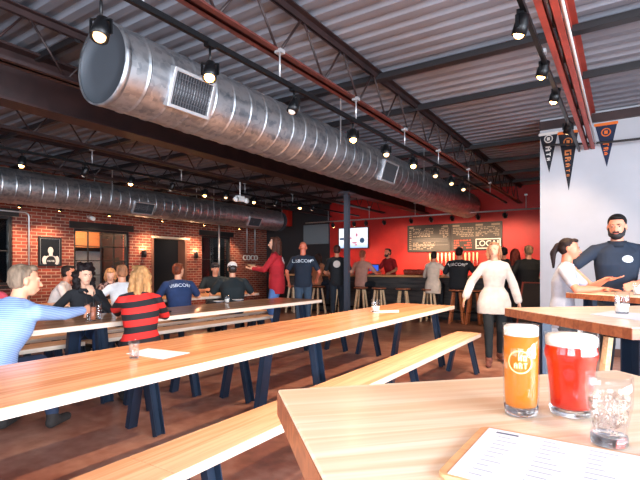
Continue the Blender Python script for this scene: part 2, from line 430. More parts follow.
def duct(label, X, z, rad, y0, y1, step, vents, hangers, capmat, vx=1):
    root = thing('air_duct', label, 'air duct', (X, y0, z))
    L = y1 - y0; prof = []; y = 0
    while y < L - .02:
        prof += [(rad, y + .002), (rad, y + .012), (rad, y + step - .04), (rad, y + step - .024), (rad + .007, y + step - .018), (rad + .007, y + step - .008), (rad, y + step - .002)]; y += step
    prof = [p for p in prof if p[1] <= L]
    MB().lathe(prof, 56, (0, 0, 0), (1, 0, 0), (0, 0, 1), (0, 1, 0), cap=False).build('duct_body', M_duct, root)
    MB().lathe([(rad - .01, 0), (rad + .004, -.004), (rad + .004, .05), (rad - .0, .05)], 56, (0, 0, 0), (1, 0, 0), (0, 0, 1), (0, 1, 0), cap=False).build('end_collar', M_duct, root)
    MB().lathe([(.001, .03), (rad * .5, .028), (rad - .012, .03), (rad - .01, .004)], 56, (0, 0, 0), (1, 0, 0), (0, 0, 1), (0, 1, 0), cap=False).build('end_cap', capmat, root)
    MB().lathe([(rad, L), (.01, L + .02)], 40, (0, 0, 0), (1, 0, 0), (0, 0, 1), (0, 1, 0)).build('end_cap', capmat, root)
    for (yy, ln, hh, ang) in vents:
        nrm = V((math.cos(ang), 0, math.sin(ang))); tan = V((-math.sin(ang), 0, math.cos(ang))); ya = V((0, 1, 0)); c = nrm * (rad + .0) + ya * (yy - y0)
        vt = MB()
        for s in (-1, 1):
            vt.obox(c + tan * s * (hh / 2 + .012) - nrm * .03, ya * (ln / 2 + .025), tan * .014, nrm * .05); vt.obox(c + ya * s * (ln / 2 + .012) - nrm * .03, ya * .014, tan * hh / 2, nrm * .05)
        fr = vt.build('register_frame', M_galv, root, bevel=.003)
        gr = MB(); gr.obox(c - nrm * .012, ya * ln / 2, tan * hh / 2, nrm * .004)
        k = 0
        while k * .028 < ln - .02:
            gr.obox(c + ya * (-ln / 2 + .014 + k * .028) + nrm * .004, ya * .004, tan * hh / 2, nrm * .012); k += 1
        for k in range(1, 6): gr.obox(c + tan * (-hh / 2 + hh * k / 6) + nrm * .0, ya * ln / 2, tan * .003, nrm * .012)
        gr.build('grille', M_grille, fr)
    for yy in hangers:
        for s in (-1, 1): MB().box((s * (rad + .012) - .002, yy - y0 - .012, 0), (s * (rad + .012) + .002, yy - y0 + .012, ZC - z - .0)).build('hanger_strap', M_galv, root)
    return root
DX, DZ, DR = -3.42, 2.84, .318
M_cap = mat('dark_duct_cap', (74, 80, 88), .6, .4)
duct('large galvanised round duct running to the bar', DX, DZ, DR, 2.1, 12.2, .235, [(2.74, .40, .27, -.33), (6.75, .46, .27, -.3)], (5.2, 8.2, 11.2), M_cap)
duct('far galvanised round duct along the brick wall', -9.7, 2.78, .33, .6, 12.3, .235, [(on_x(144, -9.4).y, .5, .25, -.5), (on_x(255, -9.4).y, .5, .25, -.5)], (3, 6, 9, 12), M_cap)

# ------------------------------------------------------------------ track lights
M_bulb = emit('lit_bulb', (255, 184, 104), 22)
M_bulb2 = emit('dim_bulb', (255, 206, 150), 2)
M_off = mat('unlit_lamp_face', (225, 220, 210), .3)
def pipe(name, label, cat, p, q, r, m): return tag(MB().tube(p, q, r, n=10).build(name, m), label, cat)
def track(label, p, q, hang=(), htop=2.98):
    t = thing('lighting_track', label, 'lighting track', p); p, q = V(p), V(q)
    MB().bar((0, 0, 0), q - p, .03, .036).build('rail', M_blackm, t)
    for s in hang:
        c = (q - p) * s; h = MB(); h.tube(c + V((0, 0, .02)), c + V((0, 0, htop - p.z)), .007, n=6); h.box(c + V((-.03, -.03, htop - p.z - .03)), c + V((.03, .03, htop - p.z))); h.build('hanger', M_galv, t)
    return t
track('black lighting track beside the large duct', (-2.3, YF + .3, 2.74), (-2.3, 11.4, 2.74), [.3, .38, .46, .54, .62, .7, .8, .9])
track('black lighting track under the red right joist', (-.54, YF + .3, 2.9), (-.54, WY - .15, 2.9), [.5, .7, .9], 2.94)
track('black lighting track over the left tables', (-6.5, YF + .3, 2.74), (-6.5, 12.0, 2.74), [.3, .4, .5, .6, .7, .8])
track('black lighting track along the brick wall', (-10.55, .5, 2.72), (-10.55, 12.6, 2.72), [.2, .4, .6, .8])
track('black lighting track across the front of the bar', (-8.2, 11.9, 2.62), (WX - .2, 11.9, 2.62), [.1, .3, .5, .7, .9])
NL = 0
def lamp(p, aim, state, label, group, top=None, power=40, spot=True, blend=.6, cone=75):
    """a can on a yoke hung from its track; state 2 = bright, 1 = dim, 0 = off"""
    global NL
    p = V(p); r = thing('track_spotlight', label, 'track light', p, 0, group)
    a = V(aim).normalized(); x = a.orthogonal().normalized(); y = a.cross(x)
    tz = (top - p.z) if top else .13
    MB().box((-.022, -.035, tz - .03), (.022, .035, tz - .0)).tube((0, 0, tz - .02), (0, 0, .05), .008, n=8).build('stem', M_blackm, r)
    s = V((0, 0, 1)).cross(a); s = s.normalized() if s.length > .05 else V((1, 0, 0))
    yk = MB(); 
    for sg in (-1, 1): yk.bar(V((0, 0, .055)) + s * sg * .052, s * sg * .052 - V((0, 0, .02)), .02, .006)
    yk.bar(V((0, 0, .055)) - s * .055, V((0, 0, .055)) + s * .055, .02, .006); yk.build('yoke', M_blackm, r)
    MB().lathe([(.022, -.075), (.036, -.068), (.04, -.03), (.046, .0), (.046, .058), (.041, .058), (.041, .03), (.02, .02)], 20, (0, 0, 0), x, y, a, cap=True).build('lamp_can', M_blackm, r)
    MB().ball(a * .045, (.034, .034, .026) if False else .033, n=14, m=8).build('bulb', [M_off, M_bulb2, M_bulb][state], r)
    if state and spot:
        NL += 1
        li = bpy.data.lights.new('lamp_beam', 'SPOT'); li.energy = power * (1 if state == 2 else .6); li.color = (1, .67, .42); li.spot_size = math.radians(cone * 1.3); li.spot_blend = blend; li.shadow_soft_size = .04
        o = bpy.data.objects.new('lamp_beam', li); COL.objects.link(o); o.parent = r; o.location = a * .085; o.rotation_euler = a.to_track_quat('-Z', 'Y').to_euler()
    return r
G1, G2, G3, G4, G5 = 'spotlights beside the large duct', 'spotlights on the right joist', 'spotlights over the left tables', 'spotlights along the brick wall', 'spotlights above the bar'
ordw = ['first', 'second', 'third', 'fourth', 'fifth', 'sixth', 'seventh', 'eighth', 'ninth', 'tenth']
for i, (px, py, st) in enumerate([(101, 30, 1), (210, 72, 2), (294, 106, 0), (353, 136, 2), (386, 151, 1), (413, 163, 2), (435, 173, 1), (451, 181, 1), (463, 187, 1)]):
    q = on_x(px, -2.3); lamp((q.x, q.y, hz(px, py, q) + .0), (.25 if st else -.2, -.35, -1), st, '%s %s track spotlight beside the large duct, counting from its open end' % (ordw[i], ['unlit', 'dimly lit', 'glowing'][st]), G1, 2.735, 70)
for i, (px, py, st) in enumerate([(330, -1, 2), (480, -1, 2), (521, 26, 2), (543, 70, 2), (555, 96, 2), (568, 128, 1), (582, 157, 2)]):  # first two lamps are added out of view to brighten the foreground table
    q = on_x(px, -.56); lamp((q.x, q.y, hz(px, py, q) if py > 0 else 2.76), (.3 if py < 0 else -.3, .1 if i < 5 else .7, -1), st, ('%s glowing spotlight in view below the red joist, counting towards the white wall' % ordw[i - 2]) if i > 1 else ('%s overhead spotlight above the foreground table, before the red joist\'s lamps in view' % ['closer', 'farther'][i]), G2, 2.9, 34 if i < 2 else 110)
for i, (px, py, st) in enumerate([(22, 162, 2), (85, 172, 0), (131, 181, 2), (172, 187, 0), (205, 193, 2), (226, 195, 1), (254, 200, 2), (276, 203, 0), (300, 206, 2), (313, 208, 0)]):
    q = on_x(px, -6.5); lamp((q.x, q.y, hz(px, py, q)), (.1 if st else -.5, -.2, -1), st, '%s %s spotlight on the track over the left tables' % (ordw[i], ['unlit', 'dimly lit', 'glowing'][st]), G3, 2.74, 60)
for i, px in enumerate([20, 60, 110, 163, 205, 240]):
    q = on_x(px, -10.55); lamp((q.x, q.y, 2.56), (-.45, 0, -1), 2, '%s warm wall-washing spotlight under the far duct by the brick wall' % ordw[i], G4, 2.72, 95)
for i, (px, st) in enumerate([(333, 2), (354, 1), (366, 0), (384, 2), (411, 2), (431, 2), (452, 2), (478, 2), (505, 2)]):
    q = on_y(px, 11.9); lamp((q.x, q.y, 2.5), (0, .9, -.85) if i > 2 else (0, .5, -1), st, '%s spotlight from the column on the track above the bar' % ordw[i], G5, 2.62, 70 if i != 4 else 300, cone=60 if i == 4 else 85)
# pipes, cables
pipe('conduit', 'white conduit along the red joist on the right', 'conduit', (-.34, YF + .2, 2.96), (-.34, WY - .1, 2.96), .014, mat('white_paint', (226, 226, 226), .4))
pipe('conduit', 'pale conduit crossing in front of the red wall', 'conduit', (-8.2, 11.7, 2.6), (WX - .1, 11.7, 2.6), .018, M_galv)
cq = on_x(29, XL + .03); tag(MB().path([(cq.x, cq.y - 2.3, 2.47), (cq.x, cq.y - .08, 2.47), (cq.x, cq.y - .02, 2.44), (cq.x, cq.y, 2.38), (cq.x, cq.y, .0)], .016).build('conduit', M_galv), 'grey conduit bending down the brick wall by the poster', 'conduit')
cq = on_x(219, XL + .05); pipe('drain_pipe', 'grey vertical pipe in front of the brick-wall corner window', 'pipe', (cq.x, cq.y, 0.0), (cq.x, cq.y, 3.4), .03, M_galv)
for i, px in enumerate((247, 255)):
    cq = on_x(px, XL + .04); pipe('conduit', ['grey vertical conduit above the white letters, nearer the window', 'grey vertical conduit above the white letters, nearer the corner'][i], 'conduit', (cq.x, cq.y, 1.75), (cq.x, cq.y, 3.4), .02, M_galv)
pts = [V((-.98 + .06 * i, WY - .25, 3.0)) for i in range(90)]
for i, p in enumerate(pts): p.z = 3.02 + .1 * (i / 89) - .1 * math.sin(PI * min(1, i / 40)) 
tag(MB().path(pts, .016, 6).build('cable', M_black), 'black cable strung before the pennants', 'cable')
# ------------------------------------------------------------------ long tables and benches
M_top = wood('honey_maple', (228, 176, 134), (202, 138, 94), .11, .22, 'Y', .8, .04)
setp([n for n in M_top.node_tree.nodes if n.type == 'BSDF_PRINCIPLED'][0], **{'Specular IOR Level': .18})
M_bench = wood('bench_maple', (234, 192, 156), (212, 156, 116), .1, .35, 'Y', 1)
M_legs = mat('blue_black_steel', (36, 50, 70), .35, .3)
ZT, ZB_ = .75, .45
def channel(p, q, out, w=.1, dpt=.05, t=.006):
    """open steel channel p->q, its open side facing `out` (a vector)"""
    p, q = V(p), V(q); a = (q - p).normalized(); wv = V((0, 1, 0)) if abs(a.y) < .5 else V((1, 0, 0)); n = wv.cross(a).normalized()
    if n.dot(V(out)) < 0: n = -n
    wv = a.cross(n).normalized(); c = (p + q) / 2; h = (q - p) / 2
    m = MB(); m.obox(c, h, wv * w / 2, n * t / 2)
    for s in (-1, 1): m.obox(c + wv * s * (w / 2 - t / 2) + n * dpt / 2, h, wv * t / 2, n * dpt / 2)
    m.obox(c + n * .004, h, wv * .006, n * .004)
    return m
def legs_at(root, y, zt, top, foot, w, cx=0):
    for s in (-1, 1):
        channel((cx + s * top, y, zt), (cx + s * foot, y, 0.002), (s, 0, 0), w, w * .5).build('leg', M_legs, root)
    MB().box((cx - top - .06, y - w * .6, zt - .004), (cx + top + .06, y + w * .6, zt)).build('mounting_plate', M_legs, root)
M_daylit_edge = wood('pale_daylit_edge', (240, 224, 208), (228, 206, 186), .2, .35, 'Y', .5)  # somewhat paler sapwood, but mostly daylight on the edges put into the colour
def edges(t, x0, x1, a, b, z, end):  # thin strips added over the slab sides to carry that daylit tone
    for xa, xb in ((x0 - .003, x0 + .0005), (x1 - .0005, x1 + .003)): MB().box((xa, a, z - .044), (xb, b, z - .003)).build('edge_band', M_daylit_edge, t)
    if end: MB().box((x0, b - .0005, z - .044), (x1, b + .003, z - .003)).build('edge_band', M_daylit_edge, t)
def table(label, x0, x1, parts, frames):
    cx = (x0 + x1) / 2; root = thing('communal_table', label, 'table', (cx, 0, 0), 0, 'long communal tables')
    for a, b in parts:
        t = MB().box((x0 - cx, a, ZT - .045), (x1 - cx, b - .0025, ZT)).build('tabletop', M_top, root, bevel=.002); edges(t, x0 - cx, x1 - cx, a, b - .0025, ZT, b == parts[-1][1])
    for y in frames: legs_at(root, y, ZT - .046, .2, .31, .1)
    return root
def bench(label, x0, x1, a, b, frames):
    cx = (x0 + x1) / 2; root = thing('bench', label, 'bench', (cx, 0, 0), 0, 'wooden benches')
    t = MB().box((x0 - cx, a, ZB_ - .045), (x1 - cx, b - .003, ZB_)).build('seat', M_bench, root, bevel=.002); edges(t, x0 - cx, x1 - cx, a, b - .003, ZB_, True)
    for y in frames: legs_at(root, y, ZB_ - .046, .06, .15, .08)
    return root
table('long maple communal table nearest the camera with a paper menu on it', -2.65, -1.85, [(-1.4, .2), (.2, 3.1), (3.1, 6.0)], [-.9, .1, 3.0, 5.72])
table('long maple table where the red striped and blue shirted people sit', -4.72, -3.9, [(-1.6, 2.2), (2.2, 6.0)], [-.9, 2.5, 5.72])
table('far long table where the white-capped man sits', -6.72, -5.94, [(-.4, 3.2), (3.2, 6.9)], [.2, 3.4, 6.5])
for lab, x0, x1, segs in (('%s bench section in front of the nearest table', -1.75, -1.46, [(-1.2, 1.2, 'closest'), (1.2, 3.52, 'middle'), (3.52, 5.78, 'far end')]),
                          ('%s bench tucked behind the nearest table', -3.19, -2.9, [(-.4, 2.48, 'nearer'), (2.98, 6.15, 'farther')]),
                          ('%s bench on the red striped woman\'s side of the second table', -3.76, -3.46, [(-.2, 2.84, 'nearer'), (2.85, 6.2, 'farther')]),
                          ('%s bench on the far side of the second table', -5.16, -4.86, [(-.4, 2.8, 'nearer'), (2.9, 6.05, 'farther')]),
                          ('%s bench along the near side of the far long table', -5.8, -5.5, [(.2, 3.4, 'nearer'), (3.45, 6.7, 'farther')]),
                          ('%s bench along the brick-wall side of the far long table', -7.2, -6.88, [(.2, 3.4, 'nearer'), (3.45, 7.1, 'farther')])):
    for a, b, w_ in segs: bench(lab % w_, x0, x1, a, b, [a + .24, b - .26])

# ------------------------------------------------------------------ high square tables
M_high = wood('pale_maple', (246, 229, 210), (230, 196, 162), .1, .3, 'X', 1, .1)
M_highedge = wood('walnut_edge', (176, 104, 66), (140, 76, 48), .04, .4, 'X')
ZH = 1.02
E1 = V((math.cos(math.radians(49)), math.sin(math.radians(49)), 0)); E2 = V((E1.y, -E1.x, 0))
def high_table(label, corner, la, lb, ang=49):
    a = math.radians(ang); root = thing('high_table', label, 'table', (corner[0], corner[1], 0), a, 'high square tables')
    # local x runs along the far edge, local -y towards the viewer
    m = MB(); m.box((0, -lb, ZH - .048), (la, 0, ZH))
    t = m.build('tabletop', M_high, root, bevel=.003)
    e = MB()
    for p, q in (((0, -lb - .0015, ZH - .047), (la, -lb + .001, ZH - .004)), ((0, -.001, ZH - .047), (la, .0015, ZH - .004)), ((-.0015, -lb, ZH - .047), (.001, 0, ZH - .004)), ((la - .001, -lb, ZH - .047), (la + .0015, 0, ZH - .004))): e.box(p, q)
    e.build('edge_band', M_highedge, t)
    for sx in (.16, la - .16):
        for s, yy in ((1, -.13), (-1, -lb + .13)):
            channel((sx, yy, ZH - .05), (sx, yy, .002), (0, s, 0), .1, .05).build('leg', M_legs, root)
    MB().box((.12, -lb + .1, .2), (la - .12, -lb + .15, .26)).build('stretcher', M_legs, root)
    return root
NC = on_z(278, 389.5, ZH); high_table('pale wooden high table in the foreground holding the two beers', NC, .76, .9, 46)
HC = on_z(505, 307.5, ZH); high_table('pale high table behind the beers with a small glass on paper', HC, .9, .885, 42)
GC = on_z(566, 292.5, ZH); high_table('high table the ponytailed girl and bearded man stand at', GC, .85, .85, 49)

# ------------------------------------------------------------------ glasses and papers
M_glass = thin_glass('clear_glass', (252, 253, 254), .22)
M_solid, nt, b = new_mat('solid_glass'); setp(b, **{'Base Color': (1, 1, 1, 1), 'Roughness': .02, 'Transmission Weight': 1.0, 'IOR': 1.45})
M_foam = mottled('beer_foam', (255, 250, 242), (244, 232, 218), 160, .9, 0, 3, .15)
def beer(name, c1, c2, h):
    """lit-through beer: colour deepens towards the bottom of the glass by itself"""
    m, nt, b = new_mat(name); setp(b, **{'Base Color': lin(c1), 'Roughness': .12, 'Transmission Weight': .35, 'IOR': 1.05, 'Subsurface Weight': .0})
    tl = node(nt, 'ShaderNodeBsdfTranslucent'); tl.inputs[0].default_value = lin(c2); mx = node(nt, 'ShaderNodeMixShader'); mx.inputs[0].default_value = .5
    o = nt.nodes['Material Output']; nt.links.new(b.outputs[0], mx.inputs[1]); nt.links.new(tl.outputs[0], mx.inputs[2]); nt.links.new(mx.outputs[0], o.inputs[0])
    return m
M_amber = beer('amber_beer', (250, 160, 50), (255, 190, 70), .1)
M_red_beer = beer('red_beer', (232, 62, 34), (250, 84, 44), .1)
M_print = mat('pale_print', (255, 226, 150), .5)
def vessel(name, label, cat, loc, prof, mats=(M_glass,), group=None, n=40):
    """open thin-walled glass from its outer profile (radius, height)"""
    r = thing(name, label, cat, loc, 0, group); t = .0022
    inner = [(max(a - t, .001), z) for a, z in prof]
    MB().lathe(prof + inner[::-1], n, cap=False).build('glass_wall', M_glass, r)
    return r
p = on_z(521, 414, ZH)
am = vessel('beer_glass', 'tall straight glass of amber beer with a round printed logo', 'beer glass', p, [(.0225, .0005), (.0245, .004), (.0262, .03), (.0272, .09), (.0275, .141)], group='beers on the foreground table')
MB().lathe([(.0225, .001), (.024, .004), (.025, .014), (.012, .011), (.001, .010)], 40).build('glass_base', M_solid, am)
MB().lathe([(.001, .0115), (.012, .012), (.0225, .0155), (.0238, .03), (.0248, .09), (.0250, .1235), (.001, .1235)], 40, cap=False).build('beer', M_amber, am)
MB().lathe([(.001, .1237), (.0250, .1237), (.0251, .137), (.022, .1392), (.012, .1385), (.001, .139)], 40, cap=False).build('foam', M_foam, am)
# logo on the glass: a ring and letters on the side facing the seats
lg = MB(); vdir = V((-p.x, -p.y, 0)).normalized(); lx = V((-vdir.y, vdir.x, 0)); R0 = .0276
def on_cyl(u, zz, off=.0): 
    a = u / R0 - .05; return (vdir * math.cos(a) + lx * math.sin(a)) * (R0 + off) + V((0, 0, zz))
for k in range(40):
    a0, a1 = 2 * PI * k / 40, 2 * PI * (k + 1) / 40
    q = [lg.bm.verts.new(on_cyl(r_ * math.cos(a), .086 + r_ * math.sin(a), .0004)) for r_, a in ((.0175, a0), (.0175, a1), (.0160, a1), (.0160, a0))]; lg.face(q)
GLY = {'H': ['101', '101', '111', '101', '101'], 'G': ['111', '100', '101', '101', '111'], 'A': ['010', '101', '111', '101', '101'], 'R': ['110', '101', '110', '101', '101'], 'T': ['111', '010', '010', '010', '010'], 'O': ['111', '101', '101', '101', '111']}
def word(s, z0, u0, c):
    for ch in s:
        for r_, row in enumerate(GLY[ch]):
            for k, bit in enumerate(row):
                if bit == '1':
                    uu = u0 + k * c; zz = z0 - r_ * c
                    lg.face([lg.bm.verts.new(on_cyl(uu + a * c, zz - d_ * c, .0004)) for a, d_ in ((0, 0), (1, 0), (1, 1), (0, 1))])
        u0 += 4 * c
word('HO', .0965, -.0025, .0017); word('ART', .0850, -.0085, .0017)
lg.build('printed_logo', M_print, am)
p = on_z(571, 414, ZH)
rb = vessel('beer_glass', 'pint glass of red beer with a thick white head', 'beer glass', p, [(.029, .0005), (.0305, .004), (.032, .03), (.0355, .07), (.0375, .085), (.0405, .093), (.0402, .1), (.0385, .106), (.0395, .126)], group='beers on the foreground table')
MB().lathe([(.029, .001), (.0302, .004), (.031, .012), (.014, .0095), (.001, .0085)], 40).build('glass_base', M_solid, rb)
MB().lathe([(.001, .010), (.014, .0105), (.0285, .0135), (.0295, .03), (.033, .07), (.035, .085), (.0378, .0925), (.0378, .0985), (.036, .1035), (.0362, .108), (.001, .108)], 40, cap=False).build('beer', M_red_beer, rb)
MB().lathe([(.001, .1082), (.0362, .1082), (.0366, .112), (.0368, .121), (.033, .1245), (.018, .1235), (.001, .124)], 40, cap=False).build('foam', M_foam, rb)
p = on_z(609, 444, ZH)
ta = vessel('taster_glass', 'small empty taster glass streaked with beer foam', 'glass', p, [(.0205, .0005), (.0222, .004), (.0215, .012), (.0205, .02), (.0225, .032), (.0265, .052), (.0275, .07), (.027, .09)])
MB().lathe([(.0205, .001), (.0218, .004), (.021, .013), (.012, .011), (.001, .010)], 40).build('glass_base', M_solid, ta)
M_lace = bpy.data.materials.new('foam_lace'); M_lace.use_nodes = True; nt = M_lace.node_tree; b = nt.nodes['Principled BSDF']; setp(b, **{'Base Color': lin((168, 138, 122)), 'Roughness': .8})
vz = node(nt, 'ShaderNodeTexVoronoi', feature='DISTANCE_TO_EDGE'); vz.inputs['Scale'].default_value = 190; nt.links.new(coords(nt), vz.inputs['Vector']); vn = node(nt, 'ShaderNodeTexNoise'); vn.inputs['Scale'].default_value = 60; nt.links.new(coords(nt), vn.inputs['Vector'])
ma = node(nt, 'ShaderNodeMath', operation='LESS_THAN'); ma.inputs[1].default_value = .1; nt.links.new(vz.outputs['Distance'], ma.inputs[0])
mb_ = node(nt, 'ShaderNodeMath', operation='GREATER_THAN'); mb_.inputs[1].default_value = .47; nt.links.new(vn.outputs['Fac'], mb_.inputs[0]); mm = node(nt, 'ShaderNodeMath', operation='MULTIPLY'); nt.links.new(ma.outputs[0], mm.inputs[0]); nt.links.new(mb_.outputs[0], mm.inputs[1]); nt.links.new(mm.outputs[0], b.inputs['Alpha'])
MB().lathe([(.0175, .016), (.0178, .02), (.0198, .032), (.0238, .052), (.0246, .064)], 40, cap=False).build('foam_residue', M_lace, ta)
# clipboard with its menu
M_board = wood('clip_wood', (230, 176, 128), (206, 142, 96), .3, .35, 'X')
M_paper = mat('white_paper', (216, 220, 232), .7); M_ink = mat('grey_print', (150, 156, 172), .7); M_inkd = mat('dark_print', (70, 76, 100), .7)
BW, BH = .30, .185
c0 = on_z(424, 470, ZH)
cl = thing('menu_board', 'wooden clipboard with a printed white menu on the foreground table', 'menu', (c0.x + .018, c0.y - .012, ZH + .0005), math.radians(-1))
pts = []
for cx, cy, a0 in ((BW - .012, .012, -90), (BW - .012, BH - .012, 0), (.012, BH - .012, 90), (.012, .012, 180)):
    pts += [(cx + .012 * math.cos(math.radians(a0 + 15 * k)), cy + .012 * math.sin(math.radians(a0 + 15 * k)), 0) for k in range(7)]
MB().prism(pts, (0, 0, .005)).build('backing_board', M_board, cl, bevel=.001)
pp = MB().box((.011, .006, .0051), (BW - .006, BH - .007, .0056)).build('paper', M_paper, cl)
ln = MB(); x = .03
for k in range(5):
    y0 = BH - .02
    for j in range(11):
        yy = y0 - j * .0145; L = (.012 + .02 * random.random())
        ln.box((x + k * .052, yy - .0012, .0056), (x + k * .052 + L, yy + .0008, .00575))
ln.build('lettering', M_ink, pp)
MB().box((.024, BH - .022, .0056), (.052, BH - .017, .0058)).build('heading', M_inkd, pp)
# sheets and small glasses on the other tables
def sheet(label, pts, z, m=M_paper, name='paper_menu'):
    return tag(MB().prism([(q.x, q.y, z + .0008) for q in pts], (0, 0, .0012)).build(name, m), label, 'paper')
q = [on_z(a, b_, ZT) for a, b_ in ((126, 354), (163, 359.5), (190, 353), (148, 348.5))]
sheet('white paper menu beside the small glass on the nearest long table', q, ZT)
q = [on_z(a, b_, ZT) for a, b_ in ((370, 311), (375, 313.2), (399, 312.5), (399, 310))]
sheet('white paper lying at the far end of the nearest long table', q, ZT)
q = [on_z(a, b_, ZH) for a, b_ in ((590, 314.5), (640, 321), (662, 316), (612, 311))]
sheet('white paper under the small glass on the high table behind the beers', q, ZH)
def tumbler(label, px, py, z, r, h, fill=None, fz=0, group='small glasses on the tables'):
    p = on_z(px, py, z); v_ = vessel('small_glass', label, 'glass', (p.x, p.y, z + .002), [(r * .78, 0.0), (r * .84, .004), (r * .9, h * .3), (r, h * .75), (r * .98, h)], group=group, n=24)
    MB().lathe([(r * .76, .0005), (r * .8, .008), (.001, .008)], 24).build('glass_base', M_solid, v_)
    if fill: MB().lathe([(.001, .01), (r * .76, .01), (r * .82, h * .3), (r * .93, h * fz), (.001, h * fz)], 24, cap=False).build('drink', fill, v_)
    return v_
M_milk = mat('pale_foam', (240, 232, 222), .6)
tumbler('small foamy glass on the nearest long table by the paper', 134, 358.5, ZT, .029, .095, M_lace, .8)
tumbler('small foamy glass at the far end of the nearest long table', 375.5, 312, ZT, .05, .14, M_milk, .45)
tumbler('small glass standing on paper on the high table behind the beers', 622, 314, ZH, .034, .105, M_milk, .45)
tumbler('small glass beside the bearded man\'s hand', 637, 295, ZH, .034, .1, M_milk, .6)
M_cola = mat('amber_drink', (190, 110, 80), .2)
for i, (px, py) in enumerate(((88, 322), (93, 321), (98.5, 319.5))):
    t = tumbler('%s tall glass in front of the dark curly-haired woman' % ['left', 'middle', 'right'][i], px, py, ZT, .03, .17, M_cola if i == 1 else None, .75, 'tall glasses before the curly-haired woman')
    if i < 2: MB().tube((.005, 0, .02), (.012 if i else -.03, .0, .27), .004, n=8).build('straw', M_black, t)
for i, (px, py) in enumerate(((219, 302), (238, 300.5))):
    p = on_z(px, py, ZT); tag(MB().lathe([(.04, 0), (.085, .012), (.087, .016), (.04, .006)], 28).build('plate', M_paper, None, (p.x, p.y, ZT + .001)), '%s small white plate on the second table before the white-capped man' % ['left', 'right'][i], 'plate', 'small white plates')
tumbler('small clear glass between the two white plates', 227, 303, ZT, .036, .11, M_milk, .5)
p = on_z(162, 313, ZT); tag(MB().box((-.05, -.09, 0), (.05, .09, .02)).build('purse', M_black, None, (p.x, p.y, ZT + .001), bevel=.008), 'small black purse on the second table behind the striped woman', 'purse')

# ------------------------------------------------------------------ the bar
M_bartop = wood('bar_maple', (222, 178, 126), (196, 142, 96), .14, .25, 'X')
M_barfront, nt, b = new_mat('bar_panelling')
wv = node(nt, 'ShaderNodeTexNoise'); wv.inputs['Scale'].default_value = 1; nt.links.new(coords(nt, (2, 2, 16)), wv.inputs['Vector']); r = ramp(nt, [(.3, lin((44, 46, 50))), (.7, lin((86, 78, 74)))]); nt.links.new(wv.outputs['Fac'], r.inputs['Fac']); nt.links.new(r.outputs['Color'], b.inputs['Base Color']); setp(b, Roughness=.6)
bar = thing('bar_counter', 'long bar counter with weathered plank front and wooden top', 'bar counter', (0, 10.95, 0))
fm = MB(); fm.box((-8.3, 0, 0), (-1.5, .5, 1.0))
fm.build('bar_body', M_black, bar)
pl = MB()
for k in range(6): pl.box((-8.3, -.022, .06 + k * .155), (-1.5, -.001, .06 + k * .155 + .148))
pl.build('plank_front', M_barfront, bar, bevel=.003)
MB().box((-8.4, -.36, 1.001), (-1.4, .56, 1.05)).build('countertop', M_bartop, bar, bevel=.006)
MB().tube((-8.2, -.16, .2), (-1.6, -.16, .2), .022).build('foot_rail', M_blackm, bar)
# stools
M_seat = wood('stool_seat', (176, 104, 72), (140, 76, 52), .2, .35); M_sleg = wood('stool_leg', (236, 206, 166), (216, 176, 134), .2, .4); M_slegr = wood('stool_leg_red', (196, 120, 76), (166, 92, 58), .2, .4)
def make_stool(label, lm):
    s = thing('bar_stool', label, 'stool', (0, 0, 0), 0, 'bar stools')
    MB().lathe([(.001, .715), (.165, .715), (.178, .722), (.18, .74), (.17, .75), (.001, .748)], 36, cap=False).build('seat', M_seat, s)
    MB().lathe([(.001, .69), (.12, .69), (.12, .7145), (.001, .7145)], 28, cap=False).build('swivel_plate', M_blackm, s)
    for a in (45, 135, 225, 315):
        c, d_ = math.cos(math.radians(a)), math.sin(math.radians(a)); MB().bar((c * .1, d_ * .1, .69), (c * .205, d_ * .205, .001), .05, .035, (-d_, c, 0)).build('leg', lm, s, bevel=.004)
    MB().lathe([(.166, .25), (.178, .25), (.178, .262), (.166, .262)], 36, closed=True).build('foot_ring', M_blackm, s)
    return s
st0 = make_stool('x', M_sleg); st1 = make_stool('x', M_slegr)
slabs = ['pale-legged bar stool farthest left, beyond the man in the navy tee', 'pale-legged bar stool the woman in the tan top sits on', 'pale-legged bar stool just left of the column', 'pale-legged bar stool the man in the pinkish tee sits on', 'empty pale-legged bar stool right of the pinkish-tee man', 'empty pale-legged bar stool before the bartender\'s right', 'pale-legged bar stool under the white-shirted customer', 'brown-legged bar stool under the black-tee customer', 'brown-legged bar stool just left of the walking woman']
for i, px in enumerate((293, 318, 341, 361, 379, 403, 429, 457, 474)):
    q = on_y(px, 10.3); src = st0 if i < 7 else st1
    first = i in (0, 7)
    o = src if first else dup(src)
    o.location = q; o.rotation_euler = (0, 0, random.uniform(-.3, .3)); o['label'] = slabs[i]
q = at_d(619, 3.75); o = dup(st0, q, .1, 'pale-legged stool between the two high tables on the right')
# bar-top things
def on_bar(px, y=10.9): return on_y(px, y) + V((0, 0, 1.0505))
p = on_bar(374, 10.98); pt = thing('pay_terminal', 'dark payment terminal with a blue screen on the bar by the bartender', 'terminal', p, .4)
MB().box((-.1, -.07, 0), (.1, .07, .03)).box((-.015, -.015, .03), (.015, .015, .12)).build('stand', M_black, pt, bevel=.004)
MB().hexa([(-.13, -.03, .09), (.13, -.03, .09), (.13, .0, .09), (-.13, .0, .09), (-.13, .05, .27), (.13, .05, .27), (.13, .08, .27), (-.13, .08, .27)]).build('casing', M_black, pt, bevel=.004)
MB().hexa([(-.115, -.033, .1), (.115, -.033, .1), (.115, -.03, .1), (-.115, -.03, .1), (-.115, .046, .26), (.115, .046, .26), (.115, .049, .26), (-.115, .049, .26)]).build('screen', emit('blue_screen', (50, 84, 190), .8), pt)
M_cup = mat('reddish_glass', (200, 92, 72), .3, 0, **{'Transmission Weight': .4})
